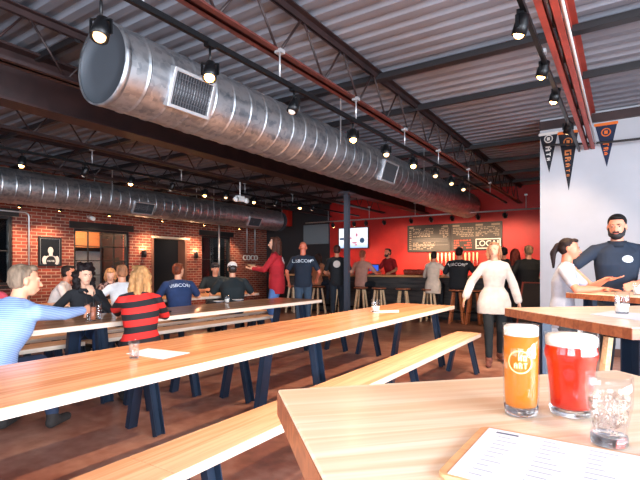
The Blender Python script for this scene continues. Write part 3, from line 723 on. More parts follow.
for i in range(10):
    p = on_bar(405 + i * 2.6, 11.32); 
    tag(MB().lathe([(.03, 0), (.042, .14), (.039, .14), (.028, .006)], 18, c=(0, 0, 0)).build('pint_glass', M_cup, None, p), 'stacked clear pint glass in the row beside the bartender', 'glass', 'pint glasses in the row beside the bartender')
for o in [o for o in bpy.data.objects if o.name.startswith('pint_glass')]: o['label'] = 'reddish lit pint glass standing in the row on the bar beside the bartender'
# back shelf and taps under the boards
bk = thing('back_counter', 'dark back counter under the menu boards', 'counter', (0, 12.95, 0))
MB().box((-6.6, 0, 0), (-1.9, .5, .95)).build('counter_body', M_black, bk); MB().box((-6.65, -.03, .951), (-1.85, .52, .99)).build('countertop', M_blackm, bk, bevel=.004)
tb = tag(MB().box((-4.95, 13.4, 1.28), (-2.4, 13.498, 1.62)).build('tap_board', mat('steel_red', (196, 60, 44), .3, .3), bevel=.004), 'tap wall panel under the menu boards', 'tap panel')
M_handle = mat('cream_handle', (244, 214, 166), .4)
tp = thing('beer_tap', '', 'beer tap', (0, 0, 0), 0, 'beer taps on the red wall')
MB().lathe([(.012, 0), (.022, .03), (.027, .12), (.03, .2), (.02, .24), (.001, .245)], 12, c=(0, -.06, .02)).build('handle', M_handle, tp)
MB().tube((0, 0, 0), (0, -.07, 0), .014).tube((0, -.065, .03), (0, -.075, -.09), .011).build('faucet', M_galv, tp)
for i in range(13):
    q = on_y(431 + i * 3.9, 13.4); o = tp if i == 0 else dup(tp); o.location = (q.x, 13.399, 1.4); o['label'] = '%s cream-handled beer tap from the left under the menu boards' % (ordw + ['eleventh', 'twelfth', 'thirteenth'])[i]
# menu boards
M_slate = mottled('chalkboard', (44, 40, 38), (60, 54, 50), 3, .6); M_chalk = mat('chalk', (146, 130, 114), .8); M_chalkr = mat('red_chalk', (206, 84, 64), .8); M_chalko = mat('orange_chalk', (214, 150, 96), .8); M_fr = mat('dark_frame', (30, 26, 26), .5)
def chalk_lines(mb, x0, x1, z0, z1, step, fill=.8, dens=1.0):
    z = z1
    while z > z0:
        x = x0
        while x < x1:
            L = random.uniform(.03, .1); 
            if random.random() < fill: mb.box((x, -.004, z - step * .32), (min(x + L, x1), -.001, z + step * .2))
            x += L + random.uniform(.012, .03)
        z -= step
def board(label, px0, px1, z0, z1):
    a = on_y(px0, YB); c = on_y(px1, YB); r = thing('menu_sign', label, 'menu board', (a.x, YB - .035, 0), 0, 'menu boards on the red wall'); W = c.x - a.x
    MB().box((0, 0, z0), (W, .034, z1)).build('panel', M_slate, r)
    f = MB(); t = .03
    f.box((0, -.012, z0), (t, -.0005, z1)); f.box((W - t, -.012, z0), (W, -.0005, z1)); f.box((t, -.012, z0), (W - t, -.0005, z0 + t)); f.box((t, -.012, z1 - t), (W - t, -.0005, z1)); f.build('board_frame', M_fr, r)
    return r, W
r1, W1 = board('wide left menu board of chalked beer lists on the red wall', 408, 450.5, 1.7, 2.52)
m = MB(); chalk_lines(m, .18, W1 * .62, 2.14, 2.4, .045); chalk_lines(m, .18, W1 * .66, 1.76, 1.98, .045); m.build('lettering', M_chalk, r1)
m = MB(); chalk_lines(m, W1 * .76, W1 * .96, 2.14, 2.44, .05, .6); chalk_lines(m, .06, .13, 1.76, 2.4, .06, .9); m.build('lettering', M_chalk, r1)
m = MB(); m.box((.06, -.004, 2.42), (.2, -.001, 2.47)); m.box((W1 * .84, -.004, 2.42), (W1 * .95, -.001, 2.48)); m.build('heading', M_chalk, r1)
m = MB()
for z in (2.09, 2.05, 2.01, 1.9): m.box((.12, -.004, z), (W1 - .06, -.001, z + .012))
m.build('ruled_lines', mat('grey_chalk', (110, 108, 106), .8), r1)
r2, W2 = board('right menu board with the white lettered box in its corner', 451, 502.5, 1.72, 2.52)
m = MB(); chalk_lines(m, .07, W2 * .46, 2.12, 2.38, .048); chalk_lines(m, W2 * .5, W2 * .95, 2.12, 2.38, .048, .75); m.build('lettering', M_chalk, r2)
m = MB(); m.box((.06, -.004, 2.42), (.26, -.001, 2.47)); m.box((W2 * .5, -.004, 2.42), (W2 * .64, -.001, 2.47)); m.box((W2 * .8, -.004, 2.42), (W2 * .96, -.001, 2.47)); m.build('heading', M_chalk, r2)
m = MB(); chalk_lines(m, .1, W2 * .42, 1.8, 2.02, .07, .85); m.build('lettering', M_chalkr, r2)
m = MB(); bx0, bx1, bz0, bz1 = W2 * .5, W2 * .97, 1.77, 2.05; t = .022
m.box((bx0, -.006, bz0), (bx0 + t, -.001, bz1)); m.box((bx1 - t, -.006, bz0), (bx1, -.001, bz1)); m.box((bx0, -.006, bz0), (bx1, -.001, bz0 + t)); m.box((bx0, -.006, bz1 - t), (bx1, -.001, bz1)); m.build('white_box_outline', mat('white_chalk', (240, 236, 226), .7), r2)
text('lettering', 'LOCAL', .22, MATS['white_chalk'], r2, frame_M((1, 0, 0), (0, 0, 1), (0, -1, 0), ((bx0 + bx1) / 2, -.004, (bz0 + bz1) / 2)))
# television
a, c = on_y(340, YB), on_y(369.5, YB); tv = thing('television', 'wall television showing a pale picture left of the bartender', 'television', (a.x, YB, 0)); W = c.x - a.x
MB().box((0, -.09, 1.86), (W, -.03, 2.55)).box((W * .4, -.03, 2.1), (W * .6, -.001, 2.3)).build('casing', M_black, tv, bevel=.006)
sm, nt, b = new_mat('tv_picture'); tc = node(nt, 'ShaderNodeTexCoord'); vv = node(nt, 'ShaderNodeSeparateXYZ'); nt.links.new(tc.outputs['Generated'], vv.inputs[0])
r = ramp(nt, [(0, lin((150, 184, 232))), (.22, lin((222, 230, 246))), (.4, lin((240, 238, 246))), (1, lin((226, 232, 246)))]); nt.links.new(vv.outputs['Z'], r.inputs['Fac']); nt.links.new(r.outputs['Color'], b.inputs['Emission Color']); b.inputs['Emission Strength'].default_value = 1.0; b.inputs['Base Color'].default_value = (0, 0, 0, 1)
sc = MB().box((.02, -.0925, 1.88), (W - .02, -.0905, 2.53)).build('screen', sm, tv)
m = MB()
for (x, z, rx, rz) in ((.42, 2.2, .05, .03), (.62, 2.3, .04, .06), (.55, 2.05, .1, .03), (.6, 1.98, .05, .03)): m.ball((W * x, -.0935, z), (rx, .001, rz), n=10, m=6)
m.build('picture_marks', emit('tv_red', (190, 120, 140), .7), sc)
m = MB(); m.ball((W * .8, -.0935, 2.12), (.09, .001, .09), n=12, m=6); m.box((.05, -.094, 2.15), (.2, -.093, 2.22)); m.build('picture_marks', emit('tv_dark', (40, 70, 100), .6), sc)

# ------------------------------------------------------------------ walls: poster, letters, pennants and small fittings
a, c = on_x(38, XL), on_x(61, XL); y0, y1 = a.y, c.y; z0, z1 = hz(50, 266, on_x(50, XL)), hz(50, 237, on_x(50, XL))
po = thing('framed_poster', 'framed black poster of a player in a vest on the brick wall', 'poster', (XL, y0, z0)); w_, h_ = y1 - y0, z1 - z0
fr = MB(); t = .03
fr.box((.001, 0, 0), (.035, t, h_)); fr.box((.001, w_ - t, 0), (.035, w_, h_)); fr.box((.001, t, 0), (.035, w_ - t, t)); fr.box((.001, t, h_ - t), (.035, w_ - t, h_)); fr.build('frame', M_black, po)
MB().box((.001, t, t), (.02, w_ - t, h_ - t)).build('print', mat('poster_black', (30, 34, 40), .25), po)
MB().box((.02, t + .01, t + .01), (.022, t + .018, h_ - t - .01)).box((.02, w_ - t - .018, t + .01), (.022, w_ - t - .01, h_ - t - .01)).box((.02, t + .01, t + .01), (.022, w_ - t - .01, t + .018)).box((.02, t + .01, h_ - t - .018), (.022, w_ - t - .01, h_ - t - .01)).build('print_border', mat('poster_grey', (120, 124, 130), .4), po)
m = MB(); m.ball((.0205, w_ * .52, h_ * .53), (.002, .062, .085), n=16, m=8); m.ball((.0205, w_ * .53, h_ * .4), (.002, .045, .07), n=12, m=6); m.ball((.0205, w_ * .53, h_ * .2), (.002, .19, .11), n=20, m=8)
m.ball((.0205, w_ * .27, h_ * .2), (.002, .06, .1), n=14, m=8); m.ball((.0205, w_ * .8, h_ * .19), (.002, .05, .11), n=14, m=8); m.build('player_picture', mat('poster_skin', (196, 188, 184), .5), po)
m = MB(); m.ball((.022, w_ * .53, h_ * .17), (.0025, .115, .12), n=14, m=8); m.build('vest_picture', mat('poster_vest', (22, 24, 30), .5), po)
text('lettering', 'CELTIC', .055, mat('poster_white', (240, 240, 240), .5), po, frame_M((0, 1, 0), (0, 0, 1), (1, 0, 0), (.025, w_ * .53, h_ * .17)))
a, c = on_x(243.5, XL), on_x(256, XL)
sg = thing('wall_letters', 'white letters mounted on the dark brick near the corner', 'sign', (XL + .03, (a.y + c.y) / 2, hz(250, 258, on_x(250, XL))))
text('lettering', 'COCO', .26, mat('letter_white', (235, 228, 220), .5), sg, frame_M((0, 1, 0), (0, 0, 1), (1, 0, 0), (0, 0, 0)), .02)
p = on_x(88, XL); cm = thing('security_camera', 'white security camera on the brick above the wide window', 'camera', (XL + .001, p.y, hz(88, 217, p))); MB().box((0, -.03, -.03), (.06, .03, .03)).build('bracket', MATS['white_paint'], cm); MB().tube((.06, 0, .0), (.22, .02, -.06), .05).build('camera_body', MATS['white_paint'], cm)
p = on_x(240, -6.4); em = thing('emergency_light', 'white twin-headed emergency light under the left joist', 'emergency light', (p.x, p.y, 2.6)); MB().box((-.04, -.1, -.05), (.04, .1, .06)).box((-.01, -.01, .06), (.01, .01, .34)).build('housing', MATS['white_paint'], em, bevel=.008)
for s in (-1, 1): MB().lathe([(.03, -.05), (.05, 0), (.055, .04), (.001, .05)], 16, (0.02, s * .15, -.02), (0, 1, 0), (0, 0, 1), (1, 0, 0)).build('lamp_head', MATS['white_paint'], em)
for i, px in enumerate((143, 195)):
    p = on_x(px, XL); s = thing('wall_sconce', ['small wall sconce on the brick between wide window and doorway', 'small wall sconce on the brick right of the doorway'][i], 'sconce', (XL + .001, p.y, 1.62), 0, 'wall sconces'); MB().box((0, -.04, -.1), (.02, .04, .1)).build('back_plate', M_black, s); MB().lathe([(.035, -.1), (.05, .1), (.046, .1), (.03, -.09)], 18, (.09, 0, 0)).build('shade', M_black, s); MB().ball((.09, 0, 0.02), .028).build('bulb', M_bulb2, s)
    li = bpy.data.lights.new('sconce_glow', 'POINT'); li.energy = 10; li.color = (1, .6, .3); li.shadow_soft_size = .03; o = bpy.data.objects.new('sconce_glow', li); COL.objects.link(o); o.parent = s; o.location = (.09, 0, .14)
def pennant(label, px, pyt, pyb, wid, cols, marks):
    p = on_y(px, WY); top = hz(px, pyt, p); bot = hz(px, pyb, p); r = thing('pennant', label, 'pennant', (p.x, WY - .004, top), 0, 'felt pennants on the white wall'); H = top - bot
    MB().prism([(-wid / 2, 0, 0), (wid / 2, 0, 0), (0.01, 0, -H)], (0, .0035, 0)).build('felt', cols[0], r)
    MB().box((-wid / 2 - .004, -.002, -.04), (wid / 2 + .004, -.0002, .0)).build('header_band', cols[1], r)
    m = MB()
    for (zc, n) in marks:
        hw = wid / 2 * (1 - zc) * .55
        if n == 'o':
            m.lathe([(hw * .75, 0), (hw, 0), (hw, .002), (hw * .75, .002)], 20, (0, -.002, -H * zc), (1, 0, 0), (0, 0, 1), (0, 1, 0), closed=True); m.box((-hw * .35, -.002, -H * zc - hw * .4), (hw * .35, -.0002, -H * zc + hw * .4))
        else:   # one letter lying on its side, read down the felt
            s = hw * .9
            for row, bits in enumerate(GLY[n]):
                for k, bit in enumerate(bits):
                    if bit == '1':
                        cx = s - (row + .5) * 2 * s / 5; cz = -H * zc + s * .9 - (k + .5) * 2 * s * .9 / 3
                        m.box((cx - s / 5, -.002, cz - s * .3), (cx + s / 5, -.0002, cz + s * .3))
    m.build('emblem', cols[2], r)
    return r
M_fblk = mat('black_felt', (26, 30, 40), .9); M_fnav = mat('navy_felt', (30, 40, 66), .9); M_fwh = mat('white_felt', (214, 210, 206), .9); M_for = mat('orange_felt', (222, 110, 46), .9); M_forb = mat('brown_orange_felt', (196, 120, 70), .9)
pennant('black pennant with white emblem nearest the wall end', 548.5, 132.5, 173, .26, (M_fblk, M_fwh, M_fwh), [(.16, 'o'), (.4, 'A'), (.54, 'T'), (.66, 'H')])
pennant('long dark pennant with orange top in the middle', 568, 131, 191, .27, (M_fblk, M_for, M_forb), [(.18, 'o'), (.36, 'G'), (.47, 'R'), (.57, 'A'), (.66, 'T'), (.74, 'O')])
pennant('navy pennant with orange round emblem right of the red joist', 606, 122.5, 167, .28, (M_fnav, M_for, M_for), [(.22, 'o'), (.48, 'T'), (.6, 'R'), (.7, 'A')])
# sandwich board by the wall end
p = at_d(535, 8.25); sb = thing('sandwich_board', 'brown framed chalkboard easel standing by the white wall end', 'chalkboard', p, -.45)
for s in (-1, 1):
    M = MB(); top = V((0, s * .02, .98)); 
    for sx in (-.22, .22): M.bar((sx, s * .02, .98), (sx, s * .24, 0), .035, .02, (0, 1, 0))
    M.bar((-.22, s * .02, .97), (.22, s * .02, .97), .035, .02); M.bar((-.22, s * .2, .2), (.22, s * .2, .2), .03, .02); M.build('frame', mat('brown_wood_frame', (150, 72, 56), .5), sb)
    MB().hexa([(-.2, s * .198, .21), (.2, s * .198, .21), (.2, s * .206, .21), (-.2, s * .206, .21), (-.2, s * .026, .955), (.2, s * .026, .955), (.2, s * .034, .955), (-.2, s * .034, .955)]).build('slate', M_slate, sb)
# ------------------------------------------------------------------ people
def cloth(name, c, rough=.85): return mottled(name, tuple(int(v * .86) for v in c), c, 9, rough, 0, 4, .15)
def skin(c): return mat('skin_%d_%d_%d' % c, c, .5, 0, **{'Subsurface Weight': .08, 'Subsurface Radius': (.02, .008, .004)})
SK1, SK2, SK3, SK4 = (226, 160, 128), (206, 136, 104), (176, 110, 82), (232, 178, 150)
M_eye = mat('dark_eye', (34, 24, 22), .2); M_white_eye = mat('eye_white', (190, 180, 172), .3); M_lip = mat('lip', (176, 84, 76), .5)
def finish(mb, name, m, parent, vox, sm=4, disp=None):
    o = mb.build(name, m, parent, smooth=True)
    r = o.modifiers.new('skin', 'REMESH'); r.mode = 'VOXEL'; r.voxel_size = vox; r.use_smooth_shade = True
    if sm:
        s = o.modifiers.new('soft', 'SMOOTH'); s.factor = .5; s.iterations = sm
    if disp:
        t = bpy.data.textures.new(name, 'CLOUDS'); t.noise_scale = disp[1]; t.noise_depth = 2
        d = o.modifiers.new('locks', 'DISPLACE'); d.texture = t; d.strength = disp[0]; d.mid_level = .5; d.texture_coords = 'LOCAL'
    return o
def ik(S, W, l1, l2, hint):
    d = W - S; L = min(d.length, (l1 + l2) * .995); W = S + d.normalized() * L; d = (W - S).normalized()
    a = (l1 * l1 - l2 * l2 + L * L) / (2 * L); h = math.sqrt(max(l1 * l1 - a * a, 0))
    hv = V(hint) - d * V(hint).dot(d)
    hv = hv.normalized() if hv.length > 1e-4 else d.orthogonal().normalized()
    return S + d * a + hv * h, W
def loft(mb, spine, x, rings, n=24):
    """closed torso from elliptical rings (t along the spine list of points, half width, half depth, forward shift)"""
    prev = None; R = []
    for (p, a, w, d) in rings:
        a = V(a).normalized(); xx = (V(x) - a * V(x).dot(a)).normalized(); y = a.cross(xx)
        ring = [mb.bm.verts.new(V(p) + xx * (w * math.copysign(abs(math.cos(2 * PI * i / n)) ** .85, math.cos(2 * PI * i / n))) + y * (d * math.copysign(abs(math.sin(2 * PI * i / n)) ** .85, math.sin(2 * PI * i / n)))) for i in range(n)]
        if prev: mb.bridge(prev, ring)
        R.append(ring); prev = ring
    mb.face(R[0][::-1]); mb.face(R[-1])
GRIP = {}
def person(label, loc, heading, h=1.74, sit=None, lean=0, side=0, twist=0, hands=((-.25, .1, .85), (.25, .1, .85)), elbow=((-.6, -.5, -.6), (.6, -.5, -.6)), curl=(.5, .5), hdir=(None, None), pnorm=(None, None),
           yaw=0, pitch=0, roll=0, hair='short', hairc=(40, 28, 24), beard=None, cap=None, sk=SK1, top=(60, 60, 70), topm=None, sleeve='short', hem=.0, flare=0, build_=1.0, female=False,
           pants=(38, 48, 66), shoes=(40, 36, 36), feet=None, vox=.009, group=None, logo=None, foot_z=0, knees=None, collar=None):
    if sit is not None and sit < .6: h *= .945
    s = h / 1.74
    rt = thing('person', label, 'person', loc, math.radians(heading - 90), group)
    X = V((1, 0, 0)); 
    # ---- skeleton (x right, y forward, z up)
    pz = (sit + .095) if sit is not None else .93 * s
    P = V((0, 0, pz)); lr, sr = math.radians(lean), math.radians(side)
    up = V((math.sin(sr), math.sin(lr), math.cos(lr) * math.cos(sr))).normalized()
    tw = math.radians(twist); xr = V((math.cos(tw), math.sin(tw), 0)); xr = (xr - up * xr.dot(up)).normalized(); fw = up.cross(xr)
    low = (V((0, 0, 1)) * .5 + up * .5).normalized()
    waist = P + low * .16 * s; chest = waist + up * .17 * s; shl = chest + up * .15 * s; neck = shl + up * .065 * s
    sw = (.165 if female else .19) * s * (1 + (build_ - 1) * .5)
    B = build_
    HW = [.150 * (1.06 if female else 1) * s * B, .132 * (.9 if female else 1.04) * s * B, .158 * (.92 if female else 1) * s * B, .150 * (.9 if female else 1.02) * s * B, .06 * s]
    HD = [.108 * s * B, .095 * s * B, .112 * s * B, .082 * s * B, .056 * s]
    xp = X
    def torso(mb, g, bottom=-.09, topcut=False, fl=0.0):
        z0 = V((0, 0, 1)) if sit is None else low
        R = [(P + z0 * (bottom * s), z0, HW[0] * .86 + g + fl, HD[0] * .86 + g + fl), (P + z0 * (bottom * .3) * s, z0, HW[0] + g + fl * .7, HD[0] + g + fl * .7), (P + low * .07 * s, low, HW[0] * .96 + g + fl * .3, HD[0] * .98 + g + fl * .4), (waist, low + up, HW[1] + g, HD[1] + g), (chest - fw * .0, up, HW[2] + g, HD[2] + g), (shl - up * .035 * s, up, HW[3] + g, HD[3] + g), (shl + up * .02 * s, up, HW[3] * .66 + g * .6, HD[3] * .82 + g * .6), (neck - up * .01, up, HW[4] + g * .7, HD[4] + g * .7)]
        loft(mb, None, xr, R)
    # ---- arms
    SH = [shl - xr * (sw - .012) - up * .022 * s, shl + xr * (sw - .012) - up * .022 * s]; EL = []; WR = []
    l1, l2 = .285 * s, .25 * s
    for i in (0, 1):
        e, w = ik(SH[i], V(hands[i]), l1, l2, elbow[i]); EL.append(e); WR.append(w)
    # ---- legs
    hip = [P - X * .088 * s + V((0, 0, -.02)), P + X * .088 * s + V((0, 0, -.02))]; KN = []; AN = []
    if sit is not None:
        for i, sg in ((0, -1), (1, 1)):
            k = V((sg * .12 * s, .41 * s, sit + .075)) if knees is None else V(knees[i]); KN.append(k)
            AN.append(V((sg * .12 * s, .36 * s, foot_z + .085)) if feet is None else V(feet[i]))
    else:
        fe = feet or ((-.1 * s, -.03, .085), (.1 * s, .03, .085))
        for i in (0, 1):
            a = V(fe[i]); k, a = ik(hip[i], a, .43 * s, .43 * s, (0, 1, 0)); KN.append(k); AN.append(a)
    # ---- head
    hq = Matrix.Rotation(math.radians(yaw), 3, 'Z') @ Matrix.Rotation(math.radians(-pitch), 3, 'X') @ Matrix.Rotation(math.radians(roll), 3, 'Y')
    base = Matrix((( xr.x, fw.x, 0), (xr.y, fw.y, 0), (0, 0, 1))); 
    fh = V((fw.x, fw.y, 0)).normalized(); xh = V((fh.y, -fh.x, 0)); base = Matrix(((xh.x, fh.x, 0), (xh.y, fh.y, 0), (0, 0, 1)))
    HM = base @ hq; hs = .98 * s if not female else .95 * s
    HC = neck + up * .045 * s + V((0, 0, .1 * s)) + HM @ V((0, .018, 0))
    def hp(x, y, z): return HC + HM @ (V((x, y, z)) * hs)
    # ---- body: one continuous surface
    b = MB(); torso(b, 0)
    b.cone(neck - up * .05 * s, hp(0, -.02, -.05), .058 * s, .052 * s)
    for i in (0, 1):
        b.cone(chest + up * .09 * s + xr * (-1, 1)[i] * .08 * s, SH[i], .07 * s, .056 * s); b.cone(SH[i], EL[i], .05 * s * B, .038 * s); b.cone(EL[i], EL[i].lerp(WR[i], .35), .038 * s, .040 * s); b.cone(EL[i].lerp(WR[i], .35), WR[i], .04 * s, .025 * s)
        b.cone(hip[i], KN[i], .082 * s * B, .055 * s); b.cone(KN[i], KN[i].lerp(AN[i], .35), .054 * s, .056 * s); b.cone(KN[i].lerp(AN[i], .35), AN[i], .056 * s, .036 * s)
        b.cone(AN[i] + V((0, -.03, -.045)), AN[i] + V(((-.02, .02)[i], .15, -.055)), .034, .028)
    b.ball(hp(0, -.012, .03), tuple(v * hs for v in (.075, .094, .088)), HM, 20, 14); b.ball(hp(0, .022, -.022), tuple(v * hs for v in (.063, .072, .085)), HM, 20, 14); b.ball(hp(0, .042, -.08), tuple(v * hs for v in (.042, .042, .034)), HM, 14, 10)
    b.cone(hp(0, .088, .005), hp(0, .112, -.032), .009 * hs, .0145 * hs, 10); b.ball(hp(0, .088, -.064), tuple(v * hs for v in (.026, .013, .014)), HM, 10, 8)
    for sg in (-1, 1):
        b.ball(hp(sg * .077, -.012, -.008), tuple(v * hs for v in (.011, .02, .032)), HM, 10, 8); b.ball(hp(sg * .03, .083, .02), tuple(v * hs for v in (.026, .012, .009)), HM, 10, 8)
    # ---- hands with five fingers
    GRIP[label] = []
    for i in (0, 1):
        fd = V(hdir[i]).normalized() if hdir[i] else (WR[i] - EL[i]).normalized()
        pn = V(pnorm[i]) if pnorm[i] else V(((1, -1)[i] * .8, 0, -.5))
        pn = (pn - fd * pn.dot(fd)); pn = pn.normalized() if pn.length > .05 else fd.orthogonal().normalized()
        th = pn.cross(fd) * (-1 if i == 0 else 1)     # towards the thumb
        T = Matrix((th, fd, pn)).transposed()
        pc = WR[i] + fd * .05 * s; b.ball(pc, (.04 * s, .052 * s, .016 * s), T, 14, 10); b.cone(WR[i], pc, .024 * s, .02 * s)
        for k, (off, ln) in enumerate(((.031, .073), (.0105, .082), (-.0105, .076), (-.030, .058))):
            p0 = WR[i] + fd * (.09 - .004 * abs(k - 1)) * s + th * off * s; ang = curl[i] * .45; d = fd
            fan = th * (off * 1.6)
            for seg in (.45, .32, .23):
                d = (Matrix.Rotation(0, 3, 'X') @ (d * math.cos(ang) + pn * math.sin(ang))).normalized(); nrm = pn
                q = p0 + (d + fan).normalized() * ln * seg * s; b.cone(p0, q, .0088 * s, .0076 * s, 8); p0 = q
                pn2 = (pn * math.cos(ang) - fd * math.sin(ang)); ang += curl[i] * .45
                d = fd
            GRIP[label].append(V(loc) + Matrix.Rotation(math.radians(heading - 90), 3, 'Z') @ (WR[i] + fd * .085 * s + pn * .045))
        # thumb leaves the side of the palm
        t0 = WR[i] + fd * .03 * s + th * .03 * s; t1 = t0 + (th * .75 + fd * .6 + pn * .35 * (0.4 + curl[i])).normalized() * .045 * s; t2 = t1 + (fd * .9 + th * .25 + pn * curl[i] * .8).normalized() * .035 * s
        b.cone(t0, t1, .012 * s, .0105 * s, 8); b.cone(t1, t2, .0105 * s, .0085 * s, 8)
    body = finish(b, 'body', skin(sk), rt, vox, 2)
    # ---- face
    for sg in (-1, 1):
        MB().ball(hp(sg * .031, .0855, .002), tuple(v * hs for v in (.010, .005, .005)), HM, 10, 8).build('eye', M_white_eye, body); MB().ball(hp(sg * .031, .0905, .002), tuple(v * hs for v in (.0055, .0035, .0055)), HM, 8, 6).build('iris', M_eye, body)
        MB().cone(hp(sg * .016, .0945, .021), hp(sg * .044, .085, .023), .0045 * hs, .0035 * hs, 6).build('eyebrow', mat('hair_%d_%d_%d' % hairc, hairc, .6), body)
    MB().ball(hp(0, .0985, -.0615), tuple(v * hs for v in (.022, .0065, .0055)), HM, 10, 6).build('mouth', M_lip, body)
    # ---- clothes
    tm = topm or cloth('top_%d_%d_%d' % tuple(top), top)
    c = MB(); g = .014 + .006 * (B > 1.05)
    torso(c, g, -.09 - hem / s, fl=flare)
    for i in (0, 1):
        c.cone(chest + up * .085 * s + xr * (-1, 1)[i] * .08 * s, SH[i], .074 * s, .058 * s); c.cone(neck - up * .035 * s + xr * (-1, 1)[i] * .03 * s, SH[i] + up * .012 * s, .05 * s, .047 * s)
        if sleeve == 'long':
            c.cone(SH[i], EL[i], .056 * s * B, .049 * s + flare * .15); c.cone(EL[i], EL[i].lerp(WR[i], .93), .05 * s + flare * .15, .036 * s + flare * .25)
        elif sleeve == 'three': c.cone(SH[i], EL[i], .062 * s * B, .05 * s); c.cone(EL[i], EL[i].lerp(WR[i], .45), .05 * s, .046 * s)
        else: c.cone(SH[i], SH[i].lerp(EL[i], .72), .058 * s * B, .054 * s * B)
    sh = finish(c, 'shirt', tm, rt, max(vox, .009), 3)
    if collar:
        k = MB(); a = up; R = [k.ring(neck + a * z_, xr, fw, r_, r_ * .98, 22) for z_, r_ in ((-.05 * s, .095 * s), (-.015 * s, .083 * s), (.008 * s, .08 * s), (.008 * s, .072 * s), (-.04 * s, .075 * s))]
        for u, w in zip(R, R[1:]): k.bridge(u, w)
        k.bridge(R[-1], R[0]); k.build('collar', cloth('collar_%d_%d_%d' % tuple(collar), collar), sh)
    pm = cloth('pants_%d_%d_%d' % tuple(pants), pants)
    c = MB(); z0 = V((0, 0, 1)) if sit is None else low
    loft(c, None, X, [(P - z0 * .1 * s, z0, HW[0] * .8 + .008, HD[0] * .8 + .008), (P - z0 * .03 * s, z0, HW[0] + .009, HD[0] + .009), (P + z0 * .09 * s, z0, HW[0] * .95 + .008, HD[0] + .006)])
    for i in (0, 1):
        c.cone(hip[i], KN[i], .092 * s * B, .067 * s); c.cone(KN[i], AN[i] + (KN[i] - AN[i]).normalized() * .04, .067 * s, .05 * s)
    finish(c, 'trousers', pm, rt, .012, 3)
    for i in (0, 1):
        a = AN[i]; k = MB(); k.cone(a + V((0, -.035, -.04)), a + V(((-.02, .02)[i], .16, -.05)), .043, .034, 12); k.cone(a + V((0, -.02, .01)), a + V((0, .02, -.03)), .045, .045, 12); finish(k, 'shoe', cloth('shoe_%d_%d_%d' % tuple(shoes), shoes), rt, .012, 2)
    # ---- hair, beard, cap
    hm = mottled('hairtex_%d_%d_%d' % hairc, tuple(int(v * .6) for v in hairc), hairc, 30, .6, 0, 4, .4, (1, 1, .2), **{'Specular IOR Level': .2})
    k = MB(); H = lambda x, y, z, r: k.ball(hp(x, y, z), tuple(v * hs for v in r), HM, 18, 12)
    disp = (.012, .02)
    if hair in ('short', 'pony', 'long', 'curly', 'bob'):
        H(0, -.03, .048, (.083, .09, .078)); H(0, -.05, .0, (.08, .068, .075)); H(0, .04, .094, (.056, .042, .026))
    if hair == 'crop': H(0, -.026, .048, (.084, .092, .082)); H(0, -.05, .0, (.079, .062, .07)); H(0, .036, .09, (.058, .046, .026)); disp = None
    if hair in ('long', 'bob'):
        L = .3 if hair == 'long' else .14
        for sg in (-1, 1):
            k.cone(hp(sg * .07, -.01, .03), hp(sg * .082, .0, -L * .5), .034 * hs, .036 * hs); k.cone(hp(sg * .082, 0, -L * .5), hp(sg * .075, -.02, -L), .036 * hs, .018 * hs)
        for xx in (-.045, 0, .045): k.cone(hp(xx, -.08, .02), hp(xx * 1.4, -.085, -L * .6), .045 * hs, .042 * hs); k.cone(hp(xx * 1.4, -.085, -L * .6), hp(xx * 1.5, -.095, -L * 1.05), .042 * hs, .02 * hs)
        disp = (.022, .03)
    if hair == 'pony':
        k.ball(hp(0, -.125, .03), .034 * hs); k.cone(hp(0, -.125, .03), hp(0, -.165, -.06), .032 * hs, .036 * hs); k.cone(hp(0, -.165, -.06), hp(0, -.15, -.22), .036 * hs, .014 * hs); disp = (.006, .02)
    if hair == 'curly':
        H(0, -.015, .085, (.092, .088, .062))
        for i in range(60):
            a = random.uniform(0, 2 * PI); t = random.uniform(-.17, .14); rr = .112 if t < .08 else .085
            if t < .105 and math.sin(a) > .2: continue
            k.ball(hp(rr * math.cos(a) * (1 if t < .06 else .7), -.02 + rr * math.sin(a) * .95, t), random.uniform(.03, .045) * hs, n=10, m=7)
        for sg in (-1, 1):
            for z in (-.05, -.1, -.14): k.ball(hp(sg * .088, -.01, z), .036 * hs, n=10, m=7)
        disp = (.03, .02)
    if hair != 'bald': finish(k, 'hair', hm, rt, max(vox * .8, .008), 2, disp)
    else: k.bm.free()
    if beard:
        k = MB(); k.ball(hp(0, .044, -.084), tuple(v * hs for v in (.056, .058, .043)), HM, 16, 10)
        for sg in (-1, 1): k.cone(hp(sg * .064, .02, -.02), hp(sg * .05, .045, -.075), .014 * hs, .022 * hs)
        k.cone(hp(-.026, .0945, -.049), hp(.026, .0945, -.049), .007 * hs, .007 * hs); finish(k, 'beard', mat('beard_%d_%d_%d' % tuple(beard), beard, .7), rt, .008, 1, (.008, .015))
    if cap:
        k = MB(); k.ball(hp(0, -.012, .06), tuple(v * hs for v in (.089, .105, .082)), HM, 20, 12); k.ball(hp(0, .1, .058), tuple(v * hs for v in (.07, .075, .012)), HM, 18, 8); cp_ = finish(k, 'cap', cloth('cap_%d_%d_%d' % tuple(cap), cap), rt, .009, 1)
        k = MB(); k.ball(hp(0, -.104, .02), tuple(v * hs for v in (.042, .012, .026)), HM, 14, 8); k.build('cap_opening', mat('grey_strap', (96, 92, 96), .8), cp_)
